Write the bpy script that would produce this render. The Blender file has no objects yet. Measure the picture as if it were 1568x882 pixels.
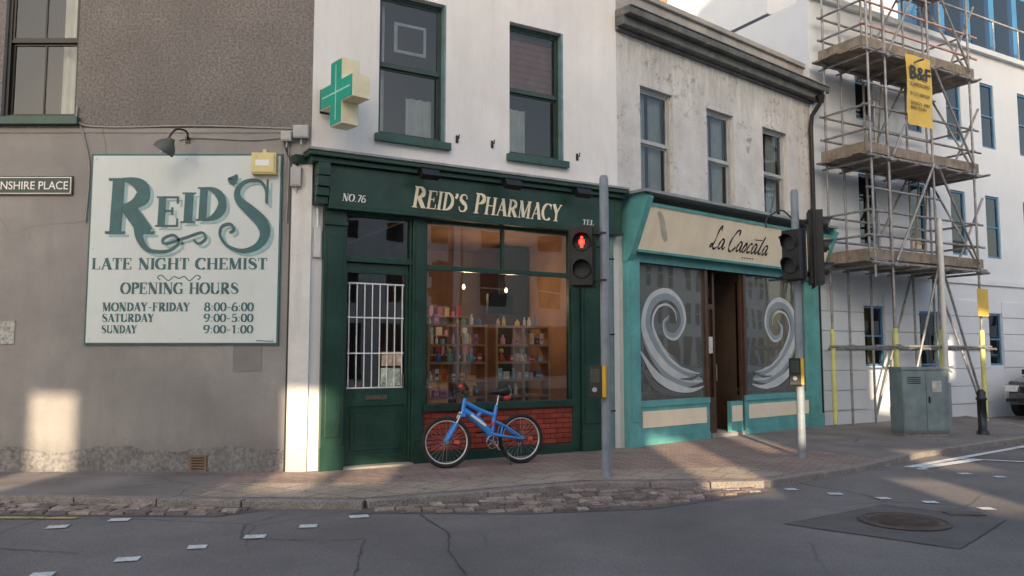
import bpy, math, random
from mathutils import Vector, Matrix
random.seed(7)
sc=bpy.context.scene
COL=sc.collection
# ------------------------------------------------------------------ materials
MATS={}
def base(name):
    m=bpy.data.materials.new(name);m.use_nodes=True
    nt=m.node_tree;return m,nt,nt.nodes['Principled BSDF'],nt.nodes.new,nt.links.new
def ramp(N,a,b,ca=(0,0,0,1),cb=(1,1,1,1)):
    r=N('ShaderNodeValToRGB');e=r.color_ramp.elements
    e[0].position=a;e[1].position=b;e[0].color=ca;e[1].color=cb;return r
def mixc(N,L,fac,a,b,mode='MIX'):
    m=N('ShaderNodeMix');m.data_type='RGBA';m.blend_type=mode
    def s(sock,v):
        if hasattr(v,'links'): L(v,sock)
        elif isinstance(v,(int,float)): sock.default_value=v
        else: sock.default_value=(*v[:3],1)
    s(m.inputs[0],fac);s(m.inputs[6],a);s(m.inputs[7],b);return m.outputs[2]
def noise(N,L,vec,scale,detail=5,rough=.55,dist=0):
    n=N('ShaderNodeTexNoise');n.inputs['Scale'].default_value=scale;n.inputs['Detail'].default_value=detail
    n.inputs['Roughness'].default_value=rough;n.inputs['Distortion'].default_value=dist
    L(vec,n.inputs['Vector']);return n.outputs['Fac']
def mapping(N,L,vec,s=(1,1,1)):
    m=N('ShaderNodeMapping');m.inputs['Scale'].default_value=s;L(vec,m.inputs['Vector']);return m.outputs[0]
def mat(name,col,rough=.6,var=.18,scale=2.5,bump=.0,bs=80,metal=0,streak=0,speck=0,dirtz=None,dirt=(.05,.045,.04),extra=None,spec=.5,coat=0):
    if name in MATS: return MATS[name]
    m,nt,p,N,L=base(name)
    tc=N('ShaderNodeTexCoord').outputs['Object']
    n=noise(N,L,tc,scale,6,.6)
    d=tuple(c*(1-var) for c in col);b=tuple(min(1,c*(1+var)) for c in col)
    r=ramp(N,.3,.7,(*d,1),(*b,1));L(n,r.inputs[0]);c=r.outputs[0]
    if speck:
        n2=noise(N,L,tc,speck,2,.7);r2=ramp(N,.35,.62,(.62,.62,.62,1),(1.15,1.15,1.15,1));L(n2,r2.inputs[0])
        c=mixc(N,L,1.0,c,r2.outputs[0],'MULTIPLY')
    if streak:
        n3=noise(N,L,mapping(N,L,tc,(6,6,.5)),1.2,6,.7,.4);r3=ramp(N,.5,.78);L(n3,r3.inputs[0])
        mm=N('ShaderNodeMath');mm.operation='MULTIPLY';mm.inputs[1].default_value=streak;L(r3.outputs[0],mm.inputs[0])
        c=mixc(N,L,mm.outputs[0],c,dirt)
    if dirtz is not None:
        sp=N('ShaderNodeSeparateXYZ');L(tc,sp.inputs[0])
        n4=noise(N,L,tc,3.5,6,.7)
        ma=N('ShaderNodeMath');ma.operation='MULTIPLY_ADD';ma.inputs[1].default_value=-dirtz*1.6;L(n4,ma.inputs[0]);L(sp.outputs['Z'],ma.inputs[2])
        mr=N('ShaderNodeMapRange');mr.inputs['From Min'].default_value=-dirtz*.9;mr.inputs['From Max'].default_value=dirtz*.35
        mr.inputs['To Min'].default_value=.8;mr.inputs['To Max'].default_value=0;L(ma.outputs[0],mr.inputs[0])
        c=mixc(N,L,mr.outputs[0],c,dirt)
    if extra: c=extra(N,L,tc,c)
    L(c,p.inputs['Base Color'])
    rn=N('ShaderNodeMapRange');rn.inputs['To Min'].default_value=max(0,rough-.08);rn.inputs['To Max'].default_value=min(1,rough+.12);L(n,rn.inputs[0]);L(rn.outputs[0],p.inputs['Roughness'])
    p.inputs['Metallic'].default_value=metal;p.inputs['Specular IOR Level'].default_value=spec
    if coat:p.inputs['Coat Weight'].default_value=coat
    if bump:
        bn=N('ShaderNodeBump');bn.inputs['Strength'].default_value=bump;bn.inputs['Distance'].default_value=.02
        L(noise(N,L,tc,bs,4,.6),bn.inputs['Height']);L(bn.outputs[0],p.inputs['Normal'])
    MATS[name]=m;return m
def glass(name,base_r=.08,tint=(.8,.85,.83),rough=.0,haze=0,hcol=(.5,.5,.5)):
    m,nt,p,N,L=base(name);nt.nodes.remove(p)
    out=nt.nodes['Material Output']
    t=N('ShaderNodeBsdfTransparent');t.inputs[0].default_value=(*tint,1)
    g=N('ShaderNodeBsdfGlossy');g.inputs['Roughness'].default_value=rough;g.inputs[0].default_value=(.95,.95,.95,1)
    tc=N('ShaderNodeTexCoord').outputs['Object']
    bn=N('ShaderNodeBump');bn.inputs['Strength'].default_value=.15;bn.inputs['Distance'].default_value=.02
    L(noise(N,L,tc,1.1,1),bn.inputs['Height']);L(bn.outputs[0],g.inputs['Normal'])
    f=N('ShaderNodeFresnel');f.inputs[0].default_value=1.5
    a=N('ShaderNodeMath');a.operation='ADD';a.inputs[1].default_value=base_r;L(f.outputs[0],a.inputs[0]);a.use_clamp=True
    x=N('ShaderNodeMixShader')
    src=t.outputs[0]
    if haze:
        d=N('ShaderNodeBsdfDiffuse');d.inputs[0].default_value=(*hcol,1);h=N('ShaderNodeMixShader')
        r=ramp(N,.2,.8,(haze*.7,)*3+(1,),(haze*1.2,)*3+(1,));L(noise(N,L,tc,1.5,5),r.inputs[0]);L(r.outputs[0],h.inputs[0])
        L(t.outputs[0],h.inputs[1]);L(d.outputs[0],h.inputs[2]);src=h.outputs[0]
    L(a.outputs[0],x.inputs[0]);L(src,x.inputs[1]);L(g.outputs[0],x.inputs[2]);L(x.outputs[0],out.inputs[0])
    return m
def emis(name,c,s):
    m,nt,p,N,L=base(name);p.inputs['Base Color'].default_value=(*c,1);p.inputs['Emission Color'].default_value=(*c,1);p.inputs['Emission Strength'].default_value=s;return m

def peel(amount,under=(.3,.26,.22),stain=None,sg=(.46,.60)):
    def f(N,L,tc,c):
        n=noise(N,L,tc,2.2,9,.72,.3);a=ramp(N,amount,amount+.035);L(n,a.inputs[0])
        n2=noise(N,L,tc,14,4,.6);u=ramp(N,.35,.65,(*[k*.75 for k in under],1),(*under,1));L(n2,u.inputs[0])
        c=mixc(N,L,a.outputs[0],c,u.outputs[0])
        if stain:
            n5=noise(N,L,tc,5.5,8,.75,.2);b=ramp(N,.53,.58);L(n5,b.inputs[0])
            n6=noise(N,L,tc,.9,3,.6);g=ramp(N,*sg);L(n6,g.inputs[0])
            c=mixc(N,L,mixc(N,L,1.0,b.outputs[0],g.outputs[0],'MULTIPLY'),c,u.outputs[0])
            sp=N('ShaderNodeSeparateXYZ');L(tc,sp.inputs[0])
            mr=N('ShaderNodeMapRange');mr.inputs['From Min'].default_value=stain[0];mr.inputs['From Max'].default_value=stain[1];mr.inputs['To Max'].default_value=.8;L(sp.outputs['Z'],mr.inputs[0])
            n7=noise(N,L,mapping(N,L,tc,(5,5,.8)),1.3,7,.75,.3);q=ramp(N,.40,.66);L(n7,q.inputs[0])
            c=mixc(N,L,mixc(N,L,1.0,mr.outputs[0],q.outputs[0],'MULTIPLY'),c,(.25,.23,.21))
        return c
    return f
def washes(amt,col):
    def f(N,L,tc,c):
        n=noise(N,L,mapping(N,L,tc,(1,1,.55)),.9,8,.68,.6);r=ramp(N,.42,.72,(0,0,0,1),(amt,amt,amt,1));L(n,r.inputs[0])
        return mixc(N,L,r.outputs[0],c,col)
    return f
def cracks(sc_,col,th=.012,amt=.8):
    def f(N,L,tc,c):
        nn=N('ShaderNodeTexNoise');nn.inputs['Scale'].default_value=1.3;nn.inputs['Detail'].default_value=6;L(tc,nn.inputs['Vector'])
        v=mixc(N,L,.25,tc,nn.outputs['Color'],'ADD')
        vo=N('ShaderNodeTexVoronoi');vo.feature='DISTANCE_TO_EDGE';vo.inputs['Scale'].default_value=sc_;L(v,vo.inputs['Vector'])
        r=ramp(N,0,th,(amt,)*3+(1,),(0,0,0,1));L(vo.outputs['Distance'],r.inputs[0])
        g=noise(N,L,tc,.35,2);gr=ramp(N,.45,.6);L(g,gr.inputs[0])
        mm=mixc(N,L,1.0,r.outputs[0],gr.outputs[0],'MULTIPLY')
        big=noise(N,L,tc,.45,6,.62);bg=ramp(N,.32,.68,(.74,.74,.75,1),(1.15,1.14,1.13,1));L(big,bg.inputs[0])
        c=mixc(N,L,1.0,c,bg.outputs[0],'MULTIPLY')
        return mixc(N,L,mm,c,col)
    return f
def brickx(w,h,mortar,mc,ms=.01,rot=None,cvar=.5):
    def f(N,L,tc,c):
        b=N('ShaderNodeTexBrick');b.inputs['Scale'].default_value=1;b.inputs['Brick Width'].default_value=w;b.inputs['Row Height'].default_value=h
        b.inputs['Mortar Size'].default_value=ms;b.inputs['Color1'].default_value=(1,1,1,1);b.inputs['Color2'].default_value=(cvar,cvar,cvar,1);b.inputs['Mortar'].default_value=(*mc,1)
        vec=tc
        if rot=='xz':
            s=N('ShaderNodeSeparateXYZ');L(tc,s.inputs[0]);k=N('ShaderNodeCombineXYZ');L(s.outputs[0],k.inputs[0]);L(s.outputs[2],k.inputs[1]);vec=k.outputs[0]
        elif rot is not None:
            mp=N('ShaderNodeMapping');mp.inputs['Rotation'].default_value=(0,0,rot);L(tc,mp.inputs[0]);vec=mp.outputs[0]
        L(vec,b.inputs['Vector'])
        return mixc(N,L,1.0,c,b.outputs['Color'],'MULTIPLY')
    return f
roughcast=mat('roughcast_render',(.235,.212,.2),.95,.14,1.2,bump=1.0,bs=50,speck=30,streak=.15,dirt=(.12,.11,.1),extra=washes(.35,(.15,.14,.135)))
cement=mat('cement_render',(.315,.30,.29),.9,.16,.8,bump=.3,bs=40,streak=.15,dirt=(.13,.125,.12),dirtz=.42,extra=both(cracks(.45,(.14,.13,.12),.006,.7),washes(.5,(.21,.20,.195))) if False else (lambda N,L,tc,c:washes(.5,(.21,.20,.195))(N,L,tc,cracks(.45,(.14,.13,.12),.006,.7)(N,L,tc,c))))
def both(*fs):
    def f(N,L,tc,c):
        for g in fs:c=g(N,L,tc,c)
        return c
    return f
cementp=mat('cement_patch',(.22,.21,.205),.9,.14,3,bump=.3,bs=40)
whitewall=mat('white_painted_render',(.79,.77,.765),.75,.05,.9,bump=.2,bs=25,streak=.22,dirt=(.46,.43,.40),extra=both(washes(.4,(.56,.54,.53)),peel(.72,(.4,.37,.34))))
whitepillar=mat('white_pillar_paint',(.68,.66,.64),.7,.12,1.5,bump=.4,bs=30,streak=.4,dirt=(.34,.31,.29),dirtz=.55,extra=peel(.68,(.35,.32,.3)))
peelwhite=mat('peeling_white_render',(.66,.645,.63),.85,.14,1.4,bump=.6,bs=30,streak=.3,dirt=(.40,.37,.35),extra=both(washes(.5,(.46,.44,.43)),peel(.60,(.42,.385,.36),(5.6,7.0),(.46,.60))))
creamstone=mat('stucco_parapet',(.38,.355,.33),.85,.25,1.8,bump=.4,bs=30,streak=.5,dirt=(.13,.12,.11),extra=peel(.60,(.18,.165,.15)))
corndark=mat('weathered_cornice',(.13,.135,.13),.85,.35,3,bump=.4,bs=25,streak=.4,extra=peel(.6,(.25,.23,.21)))
dwall=mat('new_white_render',(.68,.71,.76),.7,.05,.8,bump=.08,bs=30,streak=.15,dirt=(.5,.52,.55))
green=mat('dark_green_paint',(.013,.048,.034),.36,.35,3,bump=.1,bs=20,streak=.35,dirt=(.045,.07,.055))
green2=mat('sill_green_paint',(.03,.085,.07),.45,.3,4,streak=.3,dirt=(.1,.12,.1))
teal=mat('teal_paint',(.12,.38,.38),.5,.22,3,bump=.2,bs=20,streak=.55,dirt=(.18,.27,.26),extra=peel(.66,(.3,.3,.27)))
cream=mat('cream_paint',(.92,.79,.60),.55,.07,1.5,streak=.25,dirt=(.58,.47,.35))
brown=mat('varnished_wood',(.085,.045,.03),.4,.3,6,streak=.4,dirt=(.04,.02,.015))
shelfw=mat('shelf_pine',(.48,.27,.12),.5,.2,6)
blackp=mat('black_paint',(.012,.012,.013),.4,.3,4)
blackg=mat('signal_black',(.02,.02,.021),.5,.35,4,bump=.1)
galv=mat('galvanised_grey_paint',(.24,.27,.31),.45,.2,4,bump=.1,streak=.3,dirt=(.16,.15,.14))
lead=mat('lead_flashing',(.28,.29,.30),.6,.25,3)
rtile=mat('red_glazed_tile',(.36,.06,.035),.3,.25,6,extra=brickx(.23,.075,0,(.12,.06,.05),.006,'xz',.6))
signwhite=mat('sign_white',(.62,.67,.67),.5,.06,1.2,streak=.15,dirt=(.46,.49,.46),extra=washes(.4,(.50,.54,.52)))
signteal=mat('sign_teal_letters',(.03,.115,.13),.5,.25,5)
signshadow=mat('sign_light_teal',(.27,.42,.45),.5,.2,5)
goldl=mat('gold_letters',(.88,.80,.60),.45,.08,5)
whitel=mat('white_letters',(.8,.8,.78),.5,.05,5)
yellow=mat('yellow_plastic',(.75,.42,.03),.5,.15,4)
yelbox=mat('faded_yellow_box',(.68,.58,.28),.5,.12,5,streak=.3,dirt=(.4,.35,.2))
greybox=mat('grey_plastic',(.42,.42,.42),.55,.15,6)
cable=mat('grey_cable',(.3,.29,.28),.6,.2,6)
asphalt=mat('asphalt',(.225,.198,.186),.85,.16,.5,bump=.6,bs=150,speck=110,extra=cracks(.33,(.06,.055,.055),.005,.8))
asphpatch=mat('asphalt_patch',(.155,.138,.130),.85,.2,2,bump=.6,bs=150,speck=110)
pavas=mat('pavement_asphalt',(.25,.215,.198),.85,.25,1.1,bump=.4,bs=120,speck=110,extra=cracks(.6,(.06,.06,.06),.01,.8))
pavbr=mat('red_brown_pavers',(.36,.26,.22),.8,.22,1.3,bump=.3,bs=60,speck=60,extra=brickx(.21,.105,0,(.5,.48,.46),.008,.52,.78))
pavtac=mat('buff_tactile_pavers',(.42,.335,.265),.8,.2,1.5,bump=.3,bs=60,speck=50,extra=brickx(.4,.4,0,(.5,.48,.46),.01,.52,.87))
kerbm=mat('granite_kerb',(.29,.25,.225),.75,.25,5,bump=.4,bs=60,speck=60)
sett=mat('granite_setts',(.29,.215,.175),.7,.4,7,bump=.5,bs=40,speck=60)
paintw=mat('road_white_paint',(.70,.70,.68),.7,.15,8,speck=60,extra=peel(.60,(.2,.18,.18)))
painty=mat('road_yellow_paint',(.60,.44,.15),.7,.2,8,speck=60,extra=peel(.56,(.2,.18,.18)))
iron=mat('cast_iron',(.13,.095,.08),.55,.35,9,bump=.6,bs=90,metal=.3)
dark=mat('dark_interior',(.02,.018,.016),.9,.3,3)
roomw=mat('room_wall_orange',(.30,.165,.09),.8,.25,2)
roomf=mat('room_floor',(.16,.10,.06),.6,.2,2)
curtain=mat('net_curtain',(.66,.67,.66),.9,.12,4,streak=.3,dirt=(.4,.4,.4))
blind=mat('red_brown_blind',(.36,.17,.13),.8,.2,5)
sashw=mat('sash_dark_green',(.03,.06,.055),.45,.25,5)
sashside=mat('sash_box_blue_grey',(.16,.26,.28),.5,.25,5,streak=.4,dirt=(.1,.14,.14))
sashgrey=mat('sash_grey_white',(.40,.41,.41),.5,.15,5,streak=.3)
bluef=mat('blue_window_frame',(.08,.22,.38),.4,.1,5)
blueclad=mat('blue_cladding',(.03,.12,.25),.35,.15,1)
plank=mat('scaffold_board',(.25,.205,.16),.85,.35,5,streak=.5)
tubem=mat('scaffold_tube',(.30,.29,.29),.5,.4,8,metal=.4)
pinkt=mat('pink_tape',(.60,.36,.34),.6,.2,6)
foam=mat('yellow_foam_guard',(.68,.66,.25),.7,.15,5)
banner=mat('yellow_banner',(.68,.46,.09),.6,.12,2)
cabm=mat('utility_cabinet_paint',(.20,.25,.26),.55,.25,3,bump=.1,streak=.5,dirt=(.12,.12,.11),dirtz=.15,extra=peel(.68,(.3,.3,.28)))
gl_shop=glass('shop_glass',.09,(.9,.92,.9))
gl_up=glass('sash_glass',.02,(.75,.8,.8))
gl_casc=glass('hazy_glass',.06,(.7,.72,.7),.02,.30,(.42,.42,.38))
gl_blue=glass('modern_glass',.06,(.3,.4,.5))
frost=mat('frosted_vinyl',(.55,.575,.575),.7,.12,4)
frostd=mat('grey_vinyl',(.12,.125,.13),.6,.12,4)
frostm=mat('mid_blue_grey_vinyl',(.27,.32,.35),.6,.12,4)
stone=mat('stone_step',(.3,.28,.25),.8,.2,5,bump=.2)
# ------------------------------------------------------------------ mesh builder
class MB:
    def __init__(s): s.v=[];s.f=[];s.mi=[];s.mats=[];s.sm=[]
    def add(s,vs,fs,m,sm=False):
        if m not in s.mats:s.mats.append(m)
        k=len(s.v);i=s.mats.index(m)
        s.v+=[tuple(v) for v in vs]
        for f in fs: s.f.append(tuple(a+k for a in f));s.mi.append(i);s.sm.append(sm)
    def box(s,x0,x1,y0,y1,z0,z1,m,R=None):
        vs=[Vector((x,y,z)) for z in (z0,z1) for y in (y0,y1) for x in (x0,x1)]
        if R is not None: vs=[R@v for v in vs]
        s.add(vs,[(0,2,3,1),(4,5,7,6),(0,1,5,4),(2,6,7,3),(0,4,6,2),(1,3,7,5)],m)
    def tube(s,pts,r,m,n=8,closed=False,cap=True):
        P=[Vector(p) for p in pts];K=len(P);vs=[];fs=[];prev=None
        rs=r if isinstance(r,(list,tuple)) else [r]*K
        for i,p in enumerate(P):
            if closed:t=P[(i+1)%K]-P[i-1]
            else:t=P[min(i+1,K-1)]-P[max(i-1,0)]
            t.normalize()
            if prev is None:
                a=Vector((0,0,1)) if abs(t.z)<.9 else Vector((1,0,0));u=t.cross(a).normalized()
            else: u=(prev-t*prev.dot(t)).normalized()
            prev=u;w=t.cross(u)
            for j in range(n):
                an=2*math.pi*j/n;vs.append(p+(u*math.cos(an)+w*math.sin(an))*rs[i])
        for i in range(K if closed else K-1):
            for j in range(n):
                a=i*n+j;b=i*n+(j+1)%n;c=((i+1)%K)*n+(j+1)%n;d=((i+1)%K)*n+j;fs.append((a,b,c,d))
        s.add(vs,fs,m,True)
        if cap and not closed:
            s.add(vs[:n],[tuple(range(n))],m);s.add(vs[-n:],[tuple(range(n))],m)
    def ring(s,c,r,w,m,axis='y',n=28,k=8,R=None):
        pts=[]
        for i in range(n):
            a=2*math.pi*i/n
            v=Vector((r*math.cos(a),0,r*math.sin(a))) if axis=='y' else Vector((r*math.cos(a),r*math.sin(a),0))
            if R is not None:v=R@v
            pts.append(Vector(c)+v)
        s.tube(pts,w,m,k,closed=True)
    def disc(s,c,r,y,m,n=24):
        s.add([(c[0]+r*math.cos(2*math.pi*i/n),y,c[1]+r*math.sin(2*math.pi*i/n)) for i in range(n)],[tuple(range(n))],m)
    def hood(s,cx,cz,y0,y1,r,m,a0=-30,a1=210,n=16):
        vs=[];fs=[]
        for i in range(n+1):
            a=math.radians(a0+(a1-a0)*i/n)
            vs+= [(cx+r*math.cos(a),y0,cz+r*math.sin(a)),(cx+r*math.cos(a),y0+(y1-y0)*(.45+.55*max(0,math.sin(a))),cz+r*math.sin(a))]
        for i in range(n): fs.append((2*i,2*i+1,2*i+3,2*i+2))
        s.add(vs,fs,m,True)
    def stroke(s,pts,w,y,m):
        P=[Vector((p[0],p[1])) for p in pts];K=len(P);ws=w if isinstance(w,(list,tuple)) else [w]*K
        vs=[];fs=[]
        for i in range(K):
            t=P[min(i+1,K-1)]-P[max(i-1,0)]
            if t.length<1e-9:t=Vector((1,0))
            t.normalize();n=Vector((-t.y,t.x))*ws[i]/2
            a=P[i]+n;b=P[i]-n;vs+=[(a.x,y,a.y),(b.x,y,b.y)]
        for i in range(K-1):fs.append((2*i,2*i+1,2*i+3,2*i+2))
        s.add(vs,fs,m)
    def make(s,name,parent=None,M=None,bevel=0):
        me=bpy.data.meshes.new(name);me.from_pydata(s.v,[],s.f)
        for m in s.mats:me.materials.append(m)
        for p,i,q in zip(me.polygons,s.mi,s.sm):p.material_index=i;p.use_smooth=q
        me.update();o=bpy.data.objects.new(name,me);COL.objects.link(o)
        if parent:o.parent=parent
        if M is not None:o.matrix_world=M
        if bevel:
            b=o.modifiers.new('b','BEVEL');b.width=bevel;b.segments=2;b.limit_method='ANGLE';b.angle_limit=math.radians(50)
        return o
def empty(name):
    e=bpy.data.objects.new(name,None);COL.objects.link(e);e.empty_display_size=.3;return e
def facade(ox,oy,dx,dy):
    return Matrix(((dx,-dy,0,ox),(dy,dx,0,oy),(0,0,1,0),(0,0,0,1)))
MA=facade(-2.645,10.14,1,0);MBm=facade(-2.645,10.14,.8691,.4947);MC=facade(1.723,12.626,.7712,.6366);MD=facade(6.234,16.35,.8691,.4947)
def crom(pts,n=8):
    P=[Vector(p) for p in pts];out=[]
    for i in range(len(P)-1):
        p0=P[max(i-1,0)];p1=P[i];p2=P[i+1];p3=P[min(i+2,len(P)-1)]
        for k in range(n):
            t=k/n;out.append(.5*((2*p1)+(p2-p0)*t+(2*p0-5*p1+4*p2-p3)*t*t+(3*p1-p0-3*p2+p3)*t**3))
    out.append(P[-1]);return out
def holewall(mb,u0,u1,z0,z1,holes,m,depth=.18,rm=None,zsplit=None):
    rm=rm or m
    us=sorted({u0,u1,*[h[0] for h in holes],*[h[1] for h in holes]});zs=sorted({z0,z1,*([zsplit[0]] if zsplit else []),*[max(z0,h[2]) for h in holes],*[h[3] for h in holes]})
    for i in range(len(us)-1):
        for j in range(len(zs)-1):
            cu=(us[i]+us[i+1])/2;cz=(zs[j]+zs[j+1])/2
            if any(h[0]<cu<h[1] and h[2]<cz<h[3] for h in holes):continue
            mm=zsplit[1] if zsplit and cz>zsplit[0] else m
            mb.add([(us[i],0,zs[j]),(us[i+1],0,zs[j]),(us[i+1],0,zs[j+1]),(us[i],0,zs[j+1])],[(0,1,2,3)],mm)
    for a,b,c,d in holes:
        c=max(c,z0)
        mb.add([(a,0,c),(a,0,d),(b,0,d),(b,0,c),(a,depth,c),(a,depth,d),(b,depth,d),(b,depth,c)],[(0,1,5,4),(1,2,6,5),(2,3,7,6),(3,0,4,7)],rm)
def sash(mb,u0,u1,z0,z1,y,fm,gm,cross=False,f=.05):
    zm=(z0+z1)/2
    mb.box(u0,u0+f,y,y+.1,z0,z1,fm);mb.box(u1-f,u1,y,y+.1,z0,z1,fm)
    mb.box(u0+f,u1-f,y+.001,y+.1,z1-f,z1,fm);mb.box(u0+f,u1-f,y+.001,y+.1,z0,z0+f*1.2,fm)
    mb.box(u0+f,u1-f,y+.01,y+.06,zm-.02,zm+.02,fm)
    s=.03
    for (a,b,yy) in ((z0+f*1.2,zm-.02,y+.05),(zm+.02,z1-f,y+.02)):
        mb.box(u0+f,u0+f+s,yy,yy+.03,a,b,fm);mb.box(u1-f-s,u1-f,yy,yy+.03,a,b,fm)
        mb.box(u0+f+s,u1-f-s,yy,yy+.03,a,a+s,fm);mb.box(u0+f+s,u1-f-s,yy,yy+.03,b-s,b,fm)
        if cross: 
            c=(u0+u1)/2;mb.box(c-.011,c+.011,yy+.002,yy+.028,a+s,b-s,fm)
        mb.add([(u0+f+s,yy+.015,a+s),(u1-f-s,yy+.015,a+s),(u1-f-s,yy+.015,b-s),(u0+f+s,yy+.015,b-s)],[(0,1,2,3)],gm)
def drape(mb,u0,u1,z0,z1,y,m,waves=9,amp=.02):
    n=waves*6;vs=[];fs=[]
    for i in range(n+1):
        u=u0+(u1-u0)*i/n;yy=y+amp*math.sin(i/n*waves*2*math.pi+random.random()*.5)
        vs+=[(u,yy,z0),(u,yy*1.0,z1)]
    for i in range(n):fs.append((2*i,2*i+2,2*i+3,2*i+1))
    mb.add(vs,fs,m,True)
def room(mb,u0,u1,y0,y1,z0,z1,m,fl=None):
    v=[(u0,y0,z0),(u1,y0,z0),(u1,y1,z0),(u0,y1,z0),(u0,y0,z1),(u1,y0,z1),(u1,y1,z1),(u0,y1,z1)]
    mb.add(v,[(3,2,6,7),(0,3,7,4),(1,2,6,5),(4,5,6,7)],m);mb.add(v,[(0,1,2,3)],fl or m)
# ------------------------------------------------------------------ serif lettering
T=.17;t_=.055
def arc(cx,cy,rx,ry,a0,a1,n=14): return [(cx+rx*math.cos(math.radians(a0+(a1-a0)*i/n)),cy+ry*math.sin(math.radians(a0+(a1-a0)*i/n))) for i in range(n+1)]
def thickarc(cx,cy,rx,ry,a0,a1,n=18,tk=T):
    p=arc(cx,cy,rx,ry,a0,a1,n);w=[t_+(tk-t_)*abs(math.cos(math.radians(a0+(a1-a0)*i/n)))**1.3 for i in range(n+1)];return (p,w)
def stem(x,y0=0,y1=1,w=T,s=True):
    r=[([(x,y0),(x,y1)],w)]
    if s:
        for y in (y0,y1):
            yy=y+.022*(1 if y==y0 else -1);r.append(([(x-w/2-.07,yy),(x+w/2+.07,yy)],.045))
    return r
def ln(*p,w=t_): return (list(p),w)
def ser(x,y,h=.11): return ([(x-h,y),(x+h,y)],.045)
G={}
G['I']=(stem(.18),.36)
G['E']=(stem(.18)+[ln((.18,.975),(.62,.975)),ln((.18,.52),(.48,.52)),ln((.18,.025),(.64,.025)),ln((.61,1),(.61,.76),w=.05),ln((.63,0),(.63,.27),w=.05),ln((.47,.4),(.47,.64),w=.05)],.7)
G['F']=(G['E'][0][:3]+[ln((.18,.975),(.62,.975)),ln((.18,.52),(.48,.52)),ln((.61,1),(.61,.76),w=.05),ln((.47,.4),(.47,.64),w=.05)],.68)
G['L']=(stem(.18)+[ln((.18,.025),(.62,.025)),ln((.6,0),(.6,.3),w=.05)],.66)
G['D']=(stem(.18)+[thickarc(.22,.5,.45,.472,90,-90)],.76)
G['P']=(stem(.18)+[thickarc(.24,.735,.34,.24,90,-90),ln((.18,.975),(.26,.975)),ln((.18,.495),(.26,.495))],.66)
G['R']=(G['P'][0]+[ln((.34,.5),(.66,.02),w=T*.95),ser(.7,.022,.09)],.8)
sp=[(.56,.72),(.55,.86),(.46,.95),(.34,.975),(.2,.93),(.14,.8),(.17,.66),(.3,.56),(.44,.47),(.56,.36),(.59,.23),(.53,.09),(.38,.025),(.24,.04),(.14,.13),(.11,.3)]
spw=[.05,.05,.05,.055,.09,.14,.16,.17,.17,.16,.14,.09,.055,.05,.05,.05]
G['S']=([(sp,spw)],.7)
G['O']=([thickarc(.42,.5,.34,.475,90,450,28)],.84)
G['0']=([thickarc(.32,.5,.24,.475,90,450,24,.14)],.64)
G['C']=([thickarc(.44,.5,.36,.475,48,312,22),ln((.68,.98),(.68,.68),w=.05)],.78)
G['G']=([thickarc(.44,.5,.36,.475,48,300,22),ln((.68,.98),(.68,.68),w=.05),ln((.66,.02),(.66,.42),w=.15),ser(.64,.42,.14)],.84)
G['H']=(stem(.18)+stem(.68)+[ln((.18,.51),(.68,.51))],.86)
G['T']=(stem(.36)+[ln((.05,.975),(.67,.975)),ln((.07,1),(.07,.72),w=.05),ln((.65,1),(.65,.72),w=.05)],.72)
G['N']=(stem(.16,w=.06)+[ln((.14,1),(.68,0),w=T)]+[ln((.7,0),(.7,1),w=.06),ser(.7,.978,.13)],.86)
G['M']=(stem(.14,w=.06)+[ln((.16,1),(.46,.04),w=T),ln((.46,.04),(.76,1),w=.06)]+stem(.8),1.0)
G['A']=([ln((.4,1),(.12,0),w=.06),ln((.38,1),(.68,0),w=T),ln((.2,.33),(.58,.33)),ser(.12,.022),ser(.68,.022,.14)],.8)
G['Y']=([ln((.12,1),(.38,.48),w=T),ln((.66,1),(.38,.48),w=.06),ser(.12,.978,.13),ser(.66,.978,.1)]+[ln((.38,0),(.38,.5),w=T),ser(.38,.022,.17)],.76)
G['U']=([ln((.18,1),(.18,.3),w=T),thickarc(.43,.3,.25,.27,180,360),ln((.68,.3),(.68,1),w=.06),ser(.18,.978,.15),ser(.68,.978,.1)],.84)
G['8']=([thickarc(.32,.75,.19,.225,90,450,22,.12),thickarc(.32,.26,.24,.24,90,450,22,.14)],.64)
G['6']=([thickarc(.33,.3,.24,.275,90,450,22,.14),(crom([(.13,.35),(.16,.7),(.32,.93),(.52,.95)],5),.08)],.64)
G['9']=([thickarc(.31,.7,.24,.275,90,450,22,.14),(crom([(.51,.65),(.48,.3),(.32,.07),(.12,.05)],5),.08)],.64)
G['5']=([ln((.16,.95),(.52,.95),w=.1),ln((.18,.95),(.16,.52)),thickarc(.3,.32,.26,.29,120,-140,20,.14)],.64)
G['1']=(stem(.3,w=.15)+[ln((.12,.82),(.3,.97))],.56)
G['7']=([ln((.12,.94),(.55,.94),w=.1),ln((.55,.94),(.25,0),w=.12)],.6)
G['-']=([ln((.08,.42),(.42,.42),w=.07)],.5);G[':']=([ln((.12,.1),(.22,.1),w=.1),ln((.12,.6),(.22,.6),w=.1)],.34);G['.']=([ln((.1,.06),(.22,.06),w=.12)],.32)
G["'"]=([(crom([(.14,.98),(.16,.85),(.08,.7)],4),[.16]*4+[.12]*4+[.03])],.3);G[' ']=([],.42)
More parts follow.
